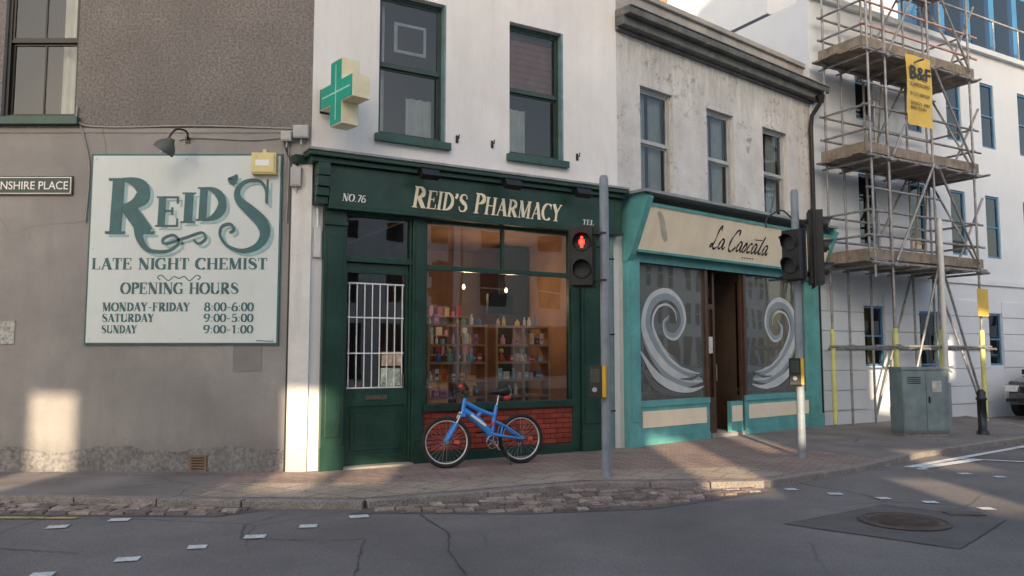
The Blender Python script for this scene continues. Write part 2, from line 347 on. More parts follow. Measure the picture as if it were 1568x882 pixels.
def word(mb,s,x0,x1,z0,z1,y,m,shear=0,rise=0,bold=1.0,caps=()):
    tot=sum(G[c][1]*(1.15 if i in caps else 1) for i,c in enumerate(s));kk=(x1-x0)/tot;hh=z1-z0;x=x0;q=0
    for ci,c in enumerate(s):
        k=kk;h=hh
        if ci in caps:k=kk*1.15;h=hh*1.15
        for pts,w in G[c][0]:
            P=[(x+a*k+shear*b*h,z0+b*h+rise*(x-x0)) for a,b in pts]
            def sc_w(v,i):
                j=min(i,len(pts)-2);d=Vector((pts[j+1][0]-pts[j][0],pts[j+1][1]-pts[j][1]))
                if d.length<1e-6:return v*k*bold
                d.normalize();return v*(k*abs(d.y)+h*abs(d.x))*bold
            W=[sc_w((w[i] if isinstance(w,list) else w),i) for i in range(len(pts))]
            mb.stroke(P,W,y-q*.00025,m);q=(q+1)%14
        x+=G[c][1]*k
def sans(name,txt,parent,M,x0,z0,size,y,m,width=None,bold=0):
    cu=bpy.data.curves.new(name,'FONT');cu.body=txt;cu.size=size;cu.offset=bold;cu.extrude=.001;cu.materials.append(m)
    o=bpy.data.objects.new(name,cu);COL.objects.link(o);bpy.context.view_layer.update()
    sx=1
    if width and o.dimensions.x>0:sx=width/o.dimensions.x
    o.parent=parent
    o.matrix_world=M@Matrix.Translation((x0,y,z0))@Matrix.Rotation(math.radians(90),4,'X')@Matrix.Diagonal((sx,1,1,1))
# ================================================================== CORNER / PHARMACY BUILDING
bld=empty('pharmacy_building')
m=MB()
WA=(-4.12,-3.13,4.6,6.75)
holewall(m,-9,0,-.12,8.6,[WA],cement,.16,zsplit=(4.44,roughcast))
m.box(-9,-.24,-.012,-.002,4.40,4.46,cement)
m.box(-4.22,-3.06,-.09,-.003,4.50,4.598,green2)
m.box(-.235,.03,-.032,-.002,-.1,4.02,whitepillar)
m.box(-.262,-.237,-.02,-.002,-.1,4.1,blackp)
m.box(-.95,-.58,-.006,-.0015,1.27,1.60,cementp)
m.make('side_wall',bld,MA)
m=MB()
vs=[];n=120;z=.3
for i in range(n+1):
    u=-9+8.76*i/n;z=.7*z+.3*(.29+.05*math.sin(i*.31)+random.uniform(-.07,.07));vs+=[(u,-.014,-.1),(u,-.006,z)]
m.add(vs,[(2*i,2*i+2,2*i+3,2*i+1) for i in range(n)],mat('damp_plinth',(.22,.21,.205),.95,.3,3,bump=.8,bs=22,speck=20,extra=washes(.6,(.14,.14,.145))));m.make('plinth',bld,MA)
m=MB();sash(m,*WA,.06,blackp,gl_up,True)
room(m,-4.3,-2.9,.2,1.6,4.4,6.9,dark);drape(m,-3.5,-3.2,4.6,6.7,.3,curtain,3);m.make('side_window',bld,MA)
m=MB()
m.box(-1.46,-1.24,-.032,-.002,0.0,.21,mat('vent_brick',(.2,.13,.1),.9,.3,9))
for i in range(5):m.box(-1.43,-1.27,-.036,-.0325,.03+i*.034,.045+i*.034,blackp)
m.make('air_vent',bld,MA)
m=MB();m.box(-4.15,-3.78,-.012,-.002,1.62,1.92,mat('old_plate',(.4,.4,.38),.7,.3,9,speck=40));m.make('wall_plate',bld,MA)
W1=(.92,1.94,4.52,6.58);W2=(3.0,3.98,4.50,6.57);SH=(.17,4.6,-.2,3.42)
m=MB();holewall(m,0,5.03,-.12,8.6,[SH,W1,W2],whitewall,.2)
m.add([(5.03,0,-.1),(5.03,8,-.1),(5.03,8,8.6),(5.03,0,8.6)],[(0,1,2,3)],whitewall)
m.add([(0,0,8.6),(5.03,0,8.6),(5.03,8,8.6),(-4,8,8.6)],[(0,1,2,3)],lead)
m.make('front_wall',bld,MBm)
m=MB()
for W in (W1,W2):
    m.box(W[0]-.06,W[1]+.06,-.08,-.002,W[2]-.11,W[2]-.004,green2)
m.make('window_sills',bld,MBm,.006)
m=MB()
for W in (W1,W2):
    sash(m,*W,.11,sashw,gl_up,f=.05)
    m.box(W[1]-.03,W[1]-.001,.004,.108,W[2],W[3],sashside)
    room(m,W[0]-.3,W[1]+.3,.21,2.2,W[2]-.4,W[3]+.3,dark)
drape(m,3.05,3.93,5.5,6.5,.28,blind,5,.004)
for i in range(10):m.box(3.06,3.92,.262,.27,5.52+i*.1,5.522+i*.1,brown)
drape(m,3.1,3.45,4.6,5.3,.3,curtain,3);drape(m,.98,1.1,4.6,6.5,.3,curtain,3);drape(m,1.45,1.85,4.6,5.2,.32,curtain,3)
m.box(1.25,1.75,.30,.32,5.85,6.3,curtain);m.box(1.30,1.70,.28,.295,5.90,6.25,dark)
m.make('upper_windows',bld,MBm)
m=MB()
for u in (2.12,2.7,4.23):
    m.tube([(u,-.002,4.62),(u,-.07,4.6),(u,-.08,4.66)],.009,blackp,6);m.box(u-.02,u+.02,-.012,-.002,4.55,4.66,blackp)
m.make('wall_hooks',bld,MBm)
# shopfront
m=MB()
def pil(u0,u1,z1):
    m.box(u0,u1,-.09,.1,-.08,z1,green);m.box(u0-.015,u1+.015,-.115,-.091,-.08,.3,green)
    m.box(u0+.05,u1-.05,-.105,-.092,.42,z1-.35,green)
    m.box(u0-.015,u1+.015,-.12,-.093,z1-.24,z1-.18,green)
pil(.17,.47,3.42);pil(4.24,4.6,3.42)
m.box(1.43,1.62,-.06,.1,-.08,3.42,green);m.box(1.47,1.58,-.075,-.062,.3,3.3,green)
m.box(4.075,4.235,-.05,.1,-.08,3.42,green)
m.box(.472,1.428,-.03,.06,3.34,3.42,green);m.box(.472,1.428,-.04,.06,2.72,2.80,green)
m.box(.472,.50,-.03,.06,.02,2.715,green);m.box(1.40,1.428,-.03,.06,.02,2.715,green)
m.box(.474,.50,-.03,.06,2.801,3.339,green);m.box(1.40,1.426,-.03,.06,2.801,3.339,green)
m.box(1.622,4.073,-.035,.06,3.33,3.42,green);m.box(1.622,4.073,-.03,.05,2.67,2.74,green)
m.box(2.86,2.90,-.028,.05,2.742,3.328,green)
m.box(1.622,1.66,-.028,.05,.80,2.668,green);m.box(4.04,4.073,-.028,.05,.80,2.668,green)
m.box(1.622,1.66,-.028,.05,2.742,3.328,green);m.box(4.04,4.073,-.028,.05,2.742,3.328,green)
m.box(1.60,4.10,-.10,.08,.70,.798,green);m.box(1.622,4.073,-.045,.07,.14,.699,rtile);m.box(1.61,4.08,-.06,.07,-.08,.139,green)
m.make('shopfront_frame',bld,MBm,.006)
m=MB()
y=.02
m.box(.503,.60-.07,y,y+.045,.03,2.71,green);m.box(1.36,1.397,y,y+.045,.03,2.71,green)
m.box(.53,1.36,y+.001,y+.045,2.58,2.71,green);m.box(.53,1.36,y+.001,y+.045,.03,.16,green);m.box(.53,1.36,y+.001,y+.045,.80,1.02,green)
m.box(.53,1.36,y+.02,y+.04,.16,.80,green)
m.box(.60,1.29,y+.006,y+.019,.22,.74,green);m.box(.66,1.23,y-.002,y+.005,.28,.68,green)
m.box(.80,1.10,y-.012,y,.88,.94,iron);m.box(1.31,1.335,y-.03,y,1.05,1.22,iron)
m.add([(.53,y+.03,1.02),(1.36,y+.03,1.02),(1.36,y+.03,2.58),(.53,y+.03,2.58)],[(0,1,2,3)],gl_shop)
m.add([(.5,.03,2.8),(1.4,.03,2.8),(1.4,.03,3.34),(.5,.03,3.34)],[(0,1,2,3)],gl_shop)
for i in range(8):
    u=.56+i*.108;m.tube([(u,y+.012,1.04),(u,y+.012,2.44)],.009,whitel,6)
for z in (1.04,1.5,1.98,2.44):m.box(.54,1.34,y+.004,y+.02,z-.009,z+.009,whitel)
m.box(1.02,1.30,y+.024,y+.026,1.06,1.30,mat('poster',(.45,.5,.4),.6,.7,14));m.box(1.03,1.32,y+.024,y+.026,1.33,1.52,mat('poster_b',(.6,.42,.3),.6,.7,14))
m.box(.47,1.43,-.16,.08,-.06,.028,stone);m.make('shop_door',bld,MBm,.003)
m=MB();lf=mat('plant_leaf',(.05,.13,.04),.5,.4,9)
for i in range(40):
    a=random.uniform(0,6.28);b=random.uniform(.2,1.2);r=random.uniform(.1,.24);p=Vector((.85,.45,1.1));q=p+Vector((math.cos(a)*math.cos(b)*r,math.sin(a)*math.cos(b)*r,math.sin(b)*r*1.4));s_=Vector((-math.sin(a),math.cos(a),0))*.02
    m.add([p,(p+q)/2+s_,q,(p+q)/2-s_],[(0,1,2,3)],lf)
m.tube([(.85,.45,.9),(.85,.45,1.1)],[.07,.09],mat('terracotta',(.4,.2,.12),.8,.2,5),12);m.box(.6,1.3,.3,.6,.86,.9,shelfw);m.make('window_plant',bld,MBm)
m=MB();g=[(1.66,.01,.8),(4.04,.01,.8),(4.04,.01,2.67),(1.66,.01,2.67)];m.add(g,[(0,1,2,3)],gl_shop)
for a,b in((1.66,2.86),(2.9,4.04)):m.add([(a,.01,2.74),(b,.01,2.74),(b,.01,3.33),(a,.01,3.33)],[(0,1,2,3)],gl_shop)
m.make('shop_window_glass',bld,MBm)
m=MB();m.box(.2,4.98,-.17,-.02,3.422,3.97,green);m.box(.19,4.99,-.2,-.02,3.38,3.42,green)
m.box(-.06,5.0,-.24,-.002,3.972,4.04,green);m.box(-.1,5.02,-.31,-.002,4.042,4.10,green);m.box(-.12,5.03,-.33,-.001,4.102,4.14,lead)
m.box(-.22,-.0,-.02,.12,3.972,4.09,green)
for k,(za,zb,d) in enumerate(((3.80,3.97,.26),(3.66,3.80,.24),(3.54,3.66,.2),(3.44,3.54,.16))):m.box(.03,.19,-d,-.002,za,zb-.002,green)
m.make('shop_fascia',bld,MBm,.008)
m=MB();word(m,"REID'S PHARMACY",1.36,3.80,3.495,3.755,-.178,mat('letter_shadow',(.10,.07,.03),.5,.1,5),.16,caps=(0,7),bold=1.0)
word(m,"REID'S PHARMACY",1.345,3.785,3.505,3.765,-.184,goldl,.16,caps=(0,7),bold=1.0);word(m,"NO.76",.37,.69,3.50,3.60,-.176,whitel,.15);word(m,"TEL",4.2,4.42,3.5,3.58,-.176,whitel,.15)
m.make('fascia_lettering',bld,MBm)
for i,u in enumerate((1.5,2.8,4.03)):
    m=MB();m.tube([(u-.05,-.15,4.03),(u-.05,-.42,4.0),(u-.05,-.45,3.97)],.012,blackp,6)
    R=Matrix.Translation((u,-.45,3.93))@Matrix.Rotation(math.radians(-30),4,'X');m.box(-.13,.13,-.05,.05,-.06,.05,blackp,R);m.box(-.15,.15,-.06,.06,.051,.07,blackp,R)
    m.make('sign_spotlight',None,MBm)
m=MB();room(m,.172,4.598,.202,3.3,.0,3.43,roomw,roomf)
m.box(1.50,1.56,.3,3.2,.02,3.4,roomw);m.box(3.9,4.5,2.0,2.05,.02,3.4,dark);m.make('shop_interior',bld,MBm)
m=MB();cols=[(.65,.07,.05),(.85,.82,.75),(.08,.22,.55),(.8,.6,.15),(.6,.2,.42),(.15,.45,.3),(.1,.1,.12),(.8,.45,.55),(.25,.55,.7),(.85,.85,.8),(.75,.68,.55),(.85,.85,.85)]
cm=[mat('package_%d'%i,c,.5,.15,6) for i,c in enumerate(cols)]
for (a,b) in((1.76,2.68),(2.86,3.78)):
    for zz in(.86,1.10,1.36,1.62,1.90):m.box(a,b,.14,.40,zz-.016,zz+.016,shelfw)
    for u in(a,b,(a+b)/2):m.box(u-.02,u+.02,.13,.41,.75,1.93,shelfw)
    for zz in(.878,1.118,1.378,1.638,1.918):
        u=a+.03
        while u<b-.12:
            w=random.uniform(.045,.11);h=random.uniform(.07,.17);c=random.choice(cm)
            t=random.random()
            if t<.42:
                m.tube([(u+w/2,.22,zz),(u+w/2,.22,zz+h*.65),(u+w/2,.22,zz+h*.72),(u+w/2,.22,zz+h)],[w*.38,w*.38,w*.18,w*.18],c,10)
            elif t<.88:m.box(u,u+w,.17,.24,zz,zz+h,c);m.box(u+.008,u+w-.008,.168,.1695,zz+h*.3,zz+h*.6,random.choice(cm))
            u+=w+random.uniform(.012,.055)
for u,c1,c2 in((1.92,cm[2],cm[0]),(2.1,cm[5],cm[3]),(2.45,cm[8],cm[7]),(2.95,cm[0],cm[3]),(3.3,cm[1],cm[8])):
    m.tube([(u,.16,1.378),(u,.16,1.40),(u,.16,1.46),(u,.16,1.50)],[.035,.045,.035,.015],c1,10);m.tube([(u,.16,1.50),(u,.16,1.52),(u,.16,1.55),(u,.16,1.575)],[.015,.035,.035,.01],c2,10)
m.box(3.12,3.58,.9,.97,2.13,2.45,blackp);m.tube([(3.35,.93,2.45),(3.35,.93,3.3)],.012,blackp,6)
m.box(1.7,4.3,2.4,3.1,.02,1.1,shelfw)
for z in(1.48,1.83,2.18):
    m.box(1.6,3.8,2.85,3.15,z-.02,z-.003,shelfw);u=1.65
    while u<3.7:
        w=random.uniform(.05,.12);m.box(u,u+w,2.9,3.0,z,z+random.uniform(.08,.2),random.choice(cm));u+=w+random.uniform(.03,.12)
m.make('display_shelves',bld,MBm)
m=MB();bulb=emis('lamp_bulb',(1,.6,.25),6)
LP=((2.83,1.2),(3.78,1.5))
for u,yy in LP:
    m.tube([(u,yy,3.4),(u,yy,2.62)],.004,blackp,5);m.tube([(u,yy,2.61),(u,yy,2.58),(u,yy,2.55),(u,yy,2.53)],[.012,.024,.024,.01],bulb,10)
m.make('pendant_lamps',bld,MBm)
for u,yy in LP:
    l=bpy.data.lights.new('pendant_light','POINT');l.energy=17;l.color=(1,.70,.45);l.shadow_soft_size=.08
    o=bpy.data.objects.new('pendant_light',l);COL.objects.link(o);o.parent=bld;o.matrix_world=MBm@Matrix.Translation((u,yy-.15,2.42))
m=MB()
m.tube(crom([(-3.1,-.02,4.75),(-3.05,-.02,4.52),(-2.6,-.02,4.47),(-1.6,-.02,4.49),(-.8,-.02,4.47),(-.2,-.02,4.45)],5),.012,cable,6)
m.tube(crom([(-3.05,-.02,4.5),(-2.98,-.02,4.3),(-2.9,-.02,3.9),(-2.92,-.02,3.2)],5),.01,cable,6)
m.tube(crom([(-.35,-.02,4.3),(-.3,-.02,4.1),(-.16,-.04,3.95)],4),.012,blackp,6);m.tube([(-.3,-.02,4.28),(-.28,-.02,3.9),(-.3,-.02,3.2)],.01,cable,6)
m.tube(crom([(-1.74,-.015,4.3),(-1.5,-.015,4.33),(-.8,-.015,4.30),(-.4,-.015,4.33)],5),.007,cable,5)
m.make('wall_cables',bld,MA)
for n,(a,b,c,d) in {'a':(-.38,-.24,4.27,4.40),'b':(-.22,-.02,4.31,4.48),'c':(-.24,-.1,3.67,3.92)}.items():
    m=MB();m.box(a,b,-.1,-.034,c,d,greybox);m.box(a+.01,b-.01,-.108,-.101,c+.015,d-.015,greybox);m.tube([((a+b)/2,-.06,c),((a+b)/2,-.06,c-.08)],.012,greybox,8);m.make('junction_box',None,MA,.004)
m=MB();m.box(.05,.14,-.05,-.002,2.75,3.15,whitepillar);m.tube([(.1,-.03,3.15),(.09,-.03,3.4)],.015,whitel,8);m.make('cable_cover',bld,MBm,.005)
m=MB();m.tube([(4.82,-.07,-.05),(4.82,-.07,4.0)],.045,mat('pipe_green_grey',(.12,.2,.19),.5,.2,5,streak=.4),12)
for z in(.6,1.8,3.0):m.ring((4.82,-.07,z),.05,.012,blackp,'z',16,6)
m.make('drainpipe',bld,MBm)
# ---------------------------------------------------------------- painted wall sign
s_=empty('wall_sign')
m=MB();m.box(-2.87,-.365,-.03,-.003,1.61,4.11,signteal);m.box(-2.845,-.39,-.036,-.031,1.635,4.085,signwhite)
for u in(-2.8,-1.62,-.44):
    for z in(1.68,2.85,4.04):m.tube([(u,-.034,z),(u,-.039,z)],.009,greybox,8)
m.make('board',s_,MA,.003)
def PX(x):return -2.68+(x-163)/115.5
def PZ(y):return 3.80-(y-272)/116.0
m=MB()
def big(mm,yy,dx,dz):
    k=signteal if dx==0 else signshadow
    for c,a,b,t0,t1,bo in (('R',164,242,274,359,1.05),('E',240,278,302,348,1.1),('I',278,302,296,342,1.1),('D',301,346,288,339,1.1)):
        word(mm,c,PX(a)+dx,PX(b)+dx,PZ(t1)+dz,PZ(t0)+dz,yy,k,.03,bold=bo)
    word(mm,"'",PX(346)+dx,PX(366)+dx,PZ(310)+dz,PZ(270)+dz,yy,k,bold=1.3)
    S=crom([(PX(x)+dx,PZ(y)+dz) for x,y in ((408,312),(407,292),(396,278),(376,279),(364,292),(367,308),(384,324),(401,341),(407,359),(397,377),(375,385),(352,378),(340,362),(342,348),(354,344),(360,352),(354,358))],6)
    n=len(S);mm.stroke(S,[.025+.12*math.exp(-((i/n-.42)/.15)**2)+.01 for i in range(n)],yy-.0042,k)
    mm.stroke([(PX(409)+dx,PZ(314)+dz),(PX(409)+dx,PZ(276)+dz)],.022,yy-.0046,k)
    S=crom([(PX(x)+dx,PZ(y)+dz) for x,y in ((206,322),(214,345),(220,368),(234,384),(262,385),(278,372),(270,361),(255,366),(258,374),(290,364),(312,357),(318,366),(308,374),(300,368))],6)
    n=len(S);mm.stroke(S,[.03+.07*math.exp(-((i/n-.10)/.13)**2) for i in range(n)],yy-.005,k)
big(m,-.0375,.05,-.045);big(m,-.046,0,0)
word(m,"LATE NIGHT CHEMIST",PX(148),PX(412),PZ(413),PZ(396),-.038,signteal,bold=1.15)
word(m,"OPENING HOURS",PX(193),PX(370),PZ(450),PZ(433),-.038,signteal,bold=1.15)
for s1,s2,ya,yb,xe in(("MONDAY-FRIDAY","8:00-6:00",463,476,298),("SATURDAY","9:00-5:00",480,492,245),("SUNDAY","9:00-1:00",497,509,220)):
    word(m,s1,PX(167),PX(xe),PZ(yb),PZ(ya),-.038,signteal,bold=1.2);word(m,s2,PX(319),PX(393),PZ(yb),PZ(ya),-.038,signteal,bold=1.3)
for sx in(-1,1):
    S=crom([(PX(280+sx*x),PZ(y)) for x,y in((0,427),(8,424),(16,430),(26,422),(32,425),(28,429))],5);m.stroke(S,.014,-.038-.0004*sx,signteal)
m.stroke([(PX(398),PZ(520)),(PX(424),PZ(521))],.012,-.038,signteal)
m.make('lettering',s_,MA)
s_=empty('street_name_sign')
m=MB();m.box(-4.48,-3.11,-.03,-.003,3.565,3.815,blackp);m.box(-4.465,-3.125,-.034,-.031,3.58,3.80,whitel);m.box(-4.452,-3.138,-.038,-.035,3.592,3.788,mat('sign_green_black',(.01,.035,.033),.4,.2,5));m.make('board',s_,MA)
sans('lettering','DEVONSHIRE PLACE',s_,MA,-4.42,3.637,.15,-.041,whitel,1.25,.001)
m=MB()
m.tube(crom([(-1.63,-.01,4.30),(-1.60,-.12,4.38),(-1.66,-.3,4.36),(-1.72,-.38,4.22)],6),.013,blackp,8);m.box(-1.66,-1.60,-.02,-.002,4.26,4.34,blackp)
R=Matrix.Translation((-1.74,-.4,4.10))@Matrix.Rotation(math.radians(35),4,'Y')
pts=[R@Vector((0,0,z)) for z in(.14,.1,.05,0,-.06)];m.tube(pts,[.04,.055,.1,.13,.135],mat('lamp_shade',(.09,.1,.09),.5,.3,6),16,cap=False);m.tube([R@Vector((0,0,.0)),R@Vector((0,0,-.05)),R@Vector((0,0,-.08))],[.03,.05,.02],whitel,10);m.make('wall_lamp',None,MA)
m=MB();m.box(-.74,-.42,-.14,-.037,3.82,4.10,yelbox);m.box(-.72,-.44,-.155,-.141,3.84,4.08,yelbox);m.box(-.68,-.50,-.16,-.156,3.92,4.0,whitel);m.tube([(-.58,-.09,4.10),(-.58,-.09,4.15)],.03,yelbox,10);m.make('alarm_box',None,MA,.01)
# pharmacy cross
s_=empty('pharmacy_cross_sign')
ang=math.atan2(-.656,-.755)
R=Matrix.Translation((-2.16,9.87,4.83))@Matrix.Rotation(ang+math.pi/2,4,'Z')
def crossp(a,b): return [(-a,b),(-a,a),(-b,a),(-b,-a),(-a,-a),(-a,-b),(a,-b),(a,-a),(b,-a),(b,a),(a,a),(a,b)]
m=MB();edge_=mat('cross_cream_edge',(.80,.72,.50),.5,.1,5);cg_=mat('cross_green',(.015,.36,.26),.35,.15,4);cl=mat('cross_pale',(.35,.7,.58),.4,.1,4)
def prism(pts,y0,y1,mf,me):
    n=len(pts);vs=[(x,y0,z) for x,z in pts]+[(x,y1,z) for x,z in pts]
    m.add(vs,[tuple(range(n)),tuple(range(2*n-1,n-1,-1))],mf);m.add(vs,[(i,(i+1)%n,(i+1)%n+n,i+n) for i in range(n)],me)
prism(crossp(.145,.425),-.12,.12,edge_,edge_)
prism(crossp(.135,.41),-.128,-.121,cg_,cg_);prism(crossp(.135,.41),.121,.128,cg_,cg_)
for y0,y1 in((-.131,-.129),(.129,.131)):
    m.box(-.012,.012,y0,y1,-.36,.36,cl);m.box(-.36,-.013,y0,y1,-.012,.012,cl);m.box(.013,.36,y0,y1,-.012,.012,cl)
m.make('cross_box',s_,R,.006)
m=MB();m.tube([(.16,-.001,4.93),(.16,-.3,4.93)],.02,blackp,8);m.tube([(.16,-.001,4.75),(.16,-.3,4.75)],.02,blackp,8);m.box(.1,.22,-.02,-.001,4.68,5.0,blackp);m.make('bracket',s_,MBm)
# ================================================================== RESTAURANT BUILDING
bc=empty('restaurant_building')
CW=[(.586,1.45,4.17,6.05),(2.43,3.27,4.17,6.03),(4.25,5.12,4.18,6.02)]
m=MB();holewall(m,.0,6.12,-.12,7.2,CW+[(.38,5.68,-.2,3.2)],peelwhite,.16)
m.add([(6.12,0,-.1),(6.12,8,-.1),(6.12,8,7.2),(6.12,0,7.2)],[(0,1,2,3)],creamstone);m.make('front_wall',bc,MC)
m=MB()
for W in CW:
    m.box(W[0]-.05,W[1]+.05,-.07,-.002,W[2]-.1,W[2]-.003,creamstone)
    sash(m,*W,.08,sashgrey,gl_up);room(m,W[0]-.2,W[1]+.2,.17,1.5,W[2]-.2,W[3]+.2,dark)
    mid=(W[0]+W[1])/2
    drape(m,W[0]+.06,mid-.07,W[2]+.05,W[3]-.05,.24,curtain,5,.025);drape(m,mid+.05,W[1]-.06,W[2]+.05,W[3]-.05,.25,curtain,5,.025)
m.make('upper_windows',bc,MC)
m=MB()
for z0,z1,d in((6.84,6.90,.06),(6.90,7.05,.20),(7.05,7.17,.33)):m.box(-.02 ,6.12+d*.6,-d,-.001,z0+.001,z1,corndark)
m.box(-.02,6.33,-.36,-.001,7.172,7.20,lead)
m.box(.0,6.1,.12,.4,7.2,7.66,creamstone);m.box(-.0,6.14,.06,.46,7.661,7.76,creamstone)
m.add([(0,.4,7.5),(6.1,.4,7.5),(6.1,4,8.9),(0,4,8.9)],[(0,1,2,3)],mat('slate_roof',(.09,.09,.1),.7,.2,3,extra=brickx(.3,.2,0,(.5,.5,.5),.01,None,.8)))
m.make('cornice_and_parapet',bc,MC,.012)
m=MB();brk=mat('chimney_brick',(.3,.2,.14),.9,.25,4,bump=.3,extra=brickx(.22,.075,0,(.6,.55,.5),.01,'xz',.7))
m.box(3.6,4.5,2.2,2.8,7.5,9.0,brk);m.box(3.55,4.55,2.15,2.85,9.0,9.12,brk)
for u in(3.8,4.25):m.tube([(u,2.5,9.12),(u,2.5,9.4),(u,2.5,9.5)],[.11,.1,.13],mat('terracotta',(.4,.2,.12),.8,.2,5),12)
m.make('chimney',bc,MC)
m=MB();m.tube([(6.02,-.28,6.8),(5.98,-.1,6.55),(5.98,-.07,6.3),(5.98,-.07,4.2)],.045,blackp,10);m.tube([(6.02,-.28,6.95),(6.02,-.28,6.8)],[.1,.06],blackp,10)
m.tube([(6.06,-.07,4.2),(6.06,-.07,-.05)],.045,blackp,10);m.make('drainpipe',bc,MC)
m=MB()
for a,b in((.10,.38),(5.70,5.98)):
    m.box(a,b,-.12,.1,-.08,3.15,teal);m.box(a+.05,b-.05,-.135,-.121,.4,2.9,teal);m.box(a-.015,b+.015,-.15,-.1215,-.08,.28,teal)
for a in(.08,5.9):
    P=[(-.12,3.0),(-.20,3.1),(-.58,3.98),(-.50,4.05),(-.02,4.05),(-.02,3.0)];n=len(P)
    vs=[(a,y,z) for y,z in P]+[(a+.13,y,z) for y,z in P];m.add(vs,[tuple(range(n)),tuple(range(2*n-1,n-1,-1))]+[(i,(i+1)%n,(i+1)%n+n,i+n) for i in range(n)],teal)
m.box(.38,5.70,-.06,.08,3.05,3.15,teal)
for a,b in((.38,2.30),(3.40,5.70)):
    m.box(a,b,-.05,.08,.62,.72,teal);m.box(a,b,-.03,.08,.12,.62,teal);m.box(a,b,-.05,.08,-.08,.119,teal)
for a,b in((.5,2.2),(3.5,5.6)):m.box(a,b,-.042,-.031,.28,.55,cream)
for a,b in((.38,.43),(2.22,2.30),(3.40,3.47),(5.6,5.70)):m.box(a,b,-.04,.06,.721,3.049,brown if 2<a<4 else teal)
for a in(2.30,3.34):
    m.box(a,a+.05,.0,.7,.0,.72,brown);m.box(a,a+.05,.0,.7,2.85,3.05,brown);m.box(a,a+.05,.0,.06,.721,2.849,brown);m.box(a,a+.05,.62,.7,.721,2.849,brown)
m.box(2.36,3.34,.68,.72,2.5,2.56,brown);m.box(2.36,2.46,.68,.72,0,2.5,brown);m.box(3.24,3.34,.68,.72,0,2.5,brown);m.box(2.46,3.24,.68,.72,.0,.7,brown);m.box(2.84,2.89,.68,.72,.7,2.5,brown)
m.box(2.36,2.42,.1,.14,.0,2.98,brown);m.box(2.62,2.68,.1,.14,.0,2.98,brown);m.box(2.42,2.62,.1,.14,.0,.7,brown);m.box(2.42,2.62,.1,.14,2.3,2.4,brown);m.tube([(2.65,.06,1.0),(2.65,.06,1.3)],.012,mat('brass_handle',(.5,.45,.35),.3,.1,5,metal=1),8)
m.box(2.44,2.6,.095,.099,1.5,1.8,mat('menu_card',(.7,.68,.6),.6,.3,14));m.box(2.36,3.34,.65,.67,2.57,3.05,brown)
m.box(2.95,3.33,-.02,.06,.02,.62,teal);m.box(2.98,3.30,-.03,-.021,.25,.54,cream)
m.box(2.35,3.35,-.05,.68,-.05,.06,stone)
m.make('shopfront_frame',bc,MC,.006)
m=MB()
for a,b in((.43,2.22),(3.47,5.6)):m.add([(a,.01,.72),(b,.01,.72),(b,.01,3.05),(a,.01,3.05)],[(0,1,2,3)],gl_casc)
for a in(2.325,3.365):m.add([(a,.06,.72),(a,.62,.72),(a,.62,2.85),(a,.06,2.85)],[(0,1,2,3)],gl_shop)
m.add([(2.46,.7,.7),(3.24,.7,.7),(3.24,.7,2.5),(2.46,.7,2.5)],[(0,1,2,3)],gl_shop)
warmd=mat('restaurant_wall',(.14,.09,.065),.85,.3,2)
room(m,.4,2.29,.15,3,.02,3.2,warmd,dark);room(m,3.41,5.68,.15,3,.02,3.2,warmd,dark);room(m,2.31,3.39,.75,3,.02,3.2,dark)
for u in(.9,1.7,4.0,5.0):
    m.tube([(u,.9,.02),(u,.9,.74)],.03,brown,8);m.tube([(u,.9,.74),(u,.9,.77)],.36,curtain,20);m.tube([(u,.85,.77),(u,.85,.9),(u,.85,.98)],[.03,.035,.012],cm[5],10)
    for s in(-.5,.5):m.box(u+s-.18,u+s+.18,.8,1.15,.42,.46,brown);m.box(u+s-.18,u+s+.18,1.12,1.15,.46,.95,brown);m.box(u+s-.16,u+s-.13,.82,.85,.02,.42,brown);m.box(u+s+.13,u+s+.16,.82,.85,.02,.42,brown)
m.box(.7,1.3,2.95,2.98,1.5,2.1,cm[10]);m.box(4.2,4.9,2.95,2.98,1.5,2.2,cm[3])
m.make('shopfront_glazing',bc,MC)
m=MB()
def wave(cx,w,flip):
    q=0
    def X(x):return cx+flip*x*w
    def st(pts,ws,mm):
        nonlocal q
        S=crom([(X(x),z) for x,z in pts],12);n=len(S);k=[]
        for i in range(n):
            f=i/(n-1)*(len(ws)-1);j=min(int(f),len(ws)-2);k.append(ws[j]+(ws[j+1]-ws[j])*(f-j))
        m.stroke(S,k,.004-q*.0006,mm);q+=1
    st([(.86,1.02),(.4,1.08),(-.1,1.28),(-.5,1.62),(-.68,2.0),(-.52,2.36),(-.12,2.5),(.22,2.34),(.32,2.05),(.12,1.82),(-.12,1.84),(-.18,2.02),(-.05,2.1)],[.02,.34,.42,.34,.24,.2,.17,.15,.12,.10,.08,.05,.01],frostm)
    st([(.86,1.00),(.4,1.05),(-.12,1.24),(-.55,1.6),(-.74,2.0),(-.56,2.42),(-.12,2.57),(.26,2.4),(.38,2.05),(.14,1.76),(-.15,1.8),(-.22,2.02),(-.05,2.14)],[.01,.10,.14,.14,.11,.09,.09,.07,.06,.05,.04,.03,.01],frost)
    st([(.8,1.14),(.35,1.22),(-.1,1.45),(-.42,1.8),(-.5,2.05),(-.36,2.27),(-.1,2.33),(.1,2.22),(.14,2.05)],[.01,.05,.07,.06,.05,.04,.04,.03,.01],frost)
    st([(-.84,1.55),(-.45,1.15),(.0,.94),(.5,.86),(.9,.92)],[.02,.14,.15,.08,.01],frost)
    st([(-.86,1.3),(-.5,.98),(-.1,.83),(.4,.78)],[.02,.12,.10,.01],frostd)
    st([(-.1,1.48),(.25,1.3),(.55,1.26),(.85,1.32)],[.01,.06,.05,.01],frostd)
    st([(.85,1.16),(.55,1.06),(.2,1.06)],[.01,.06,.01],frostd)
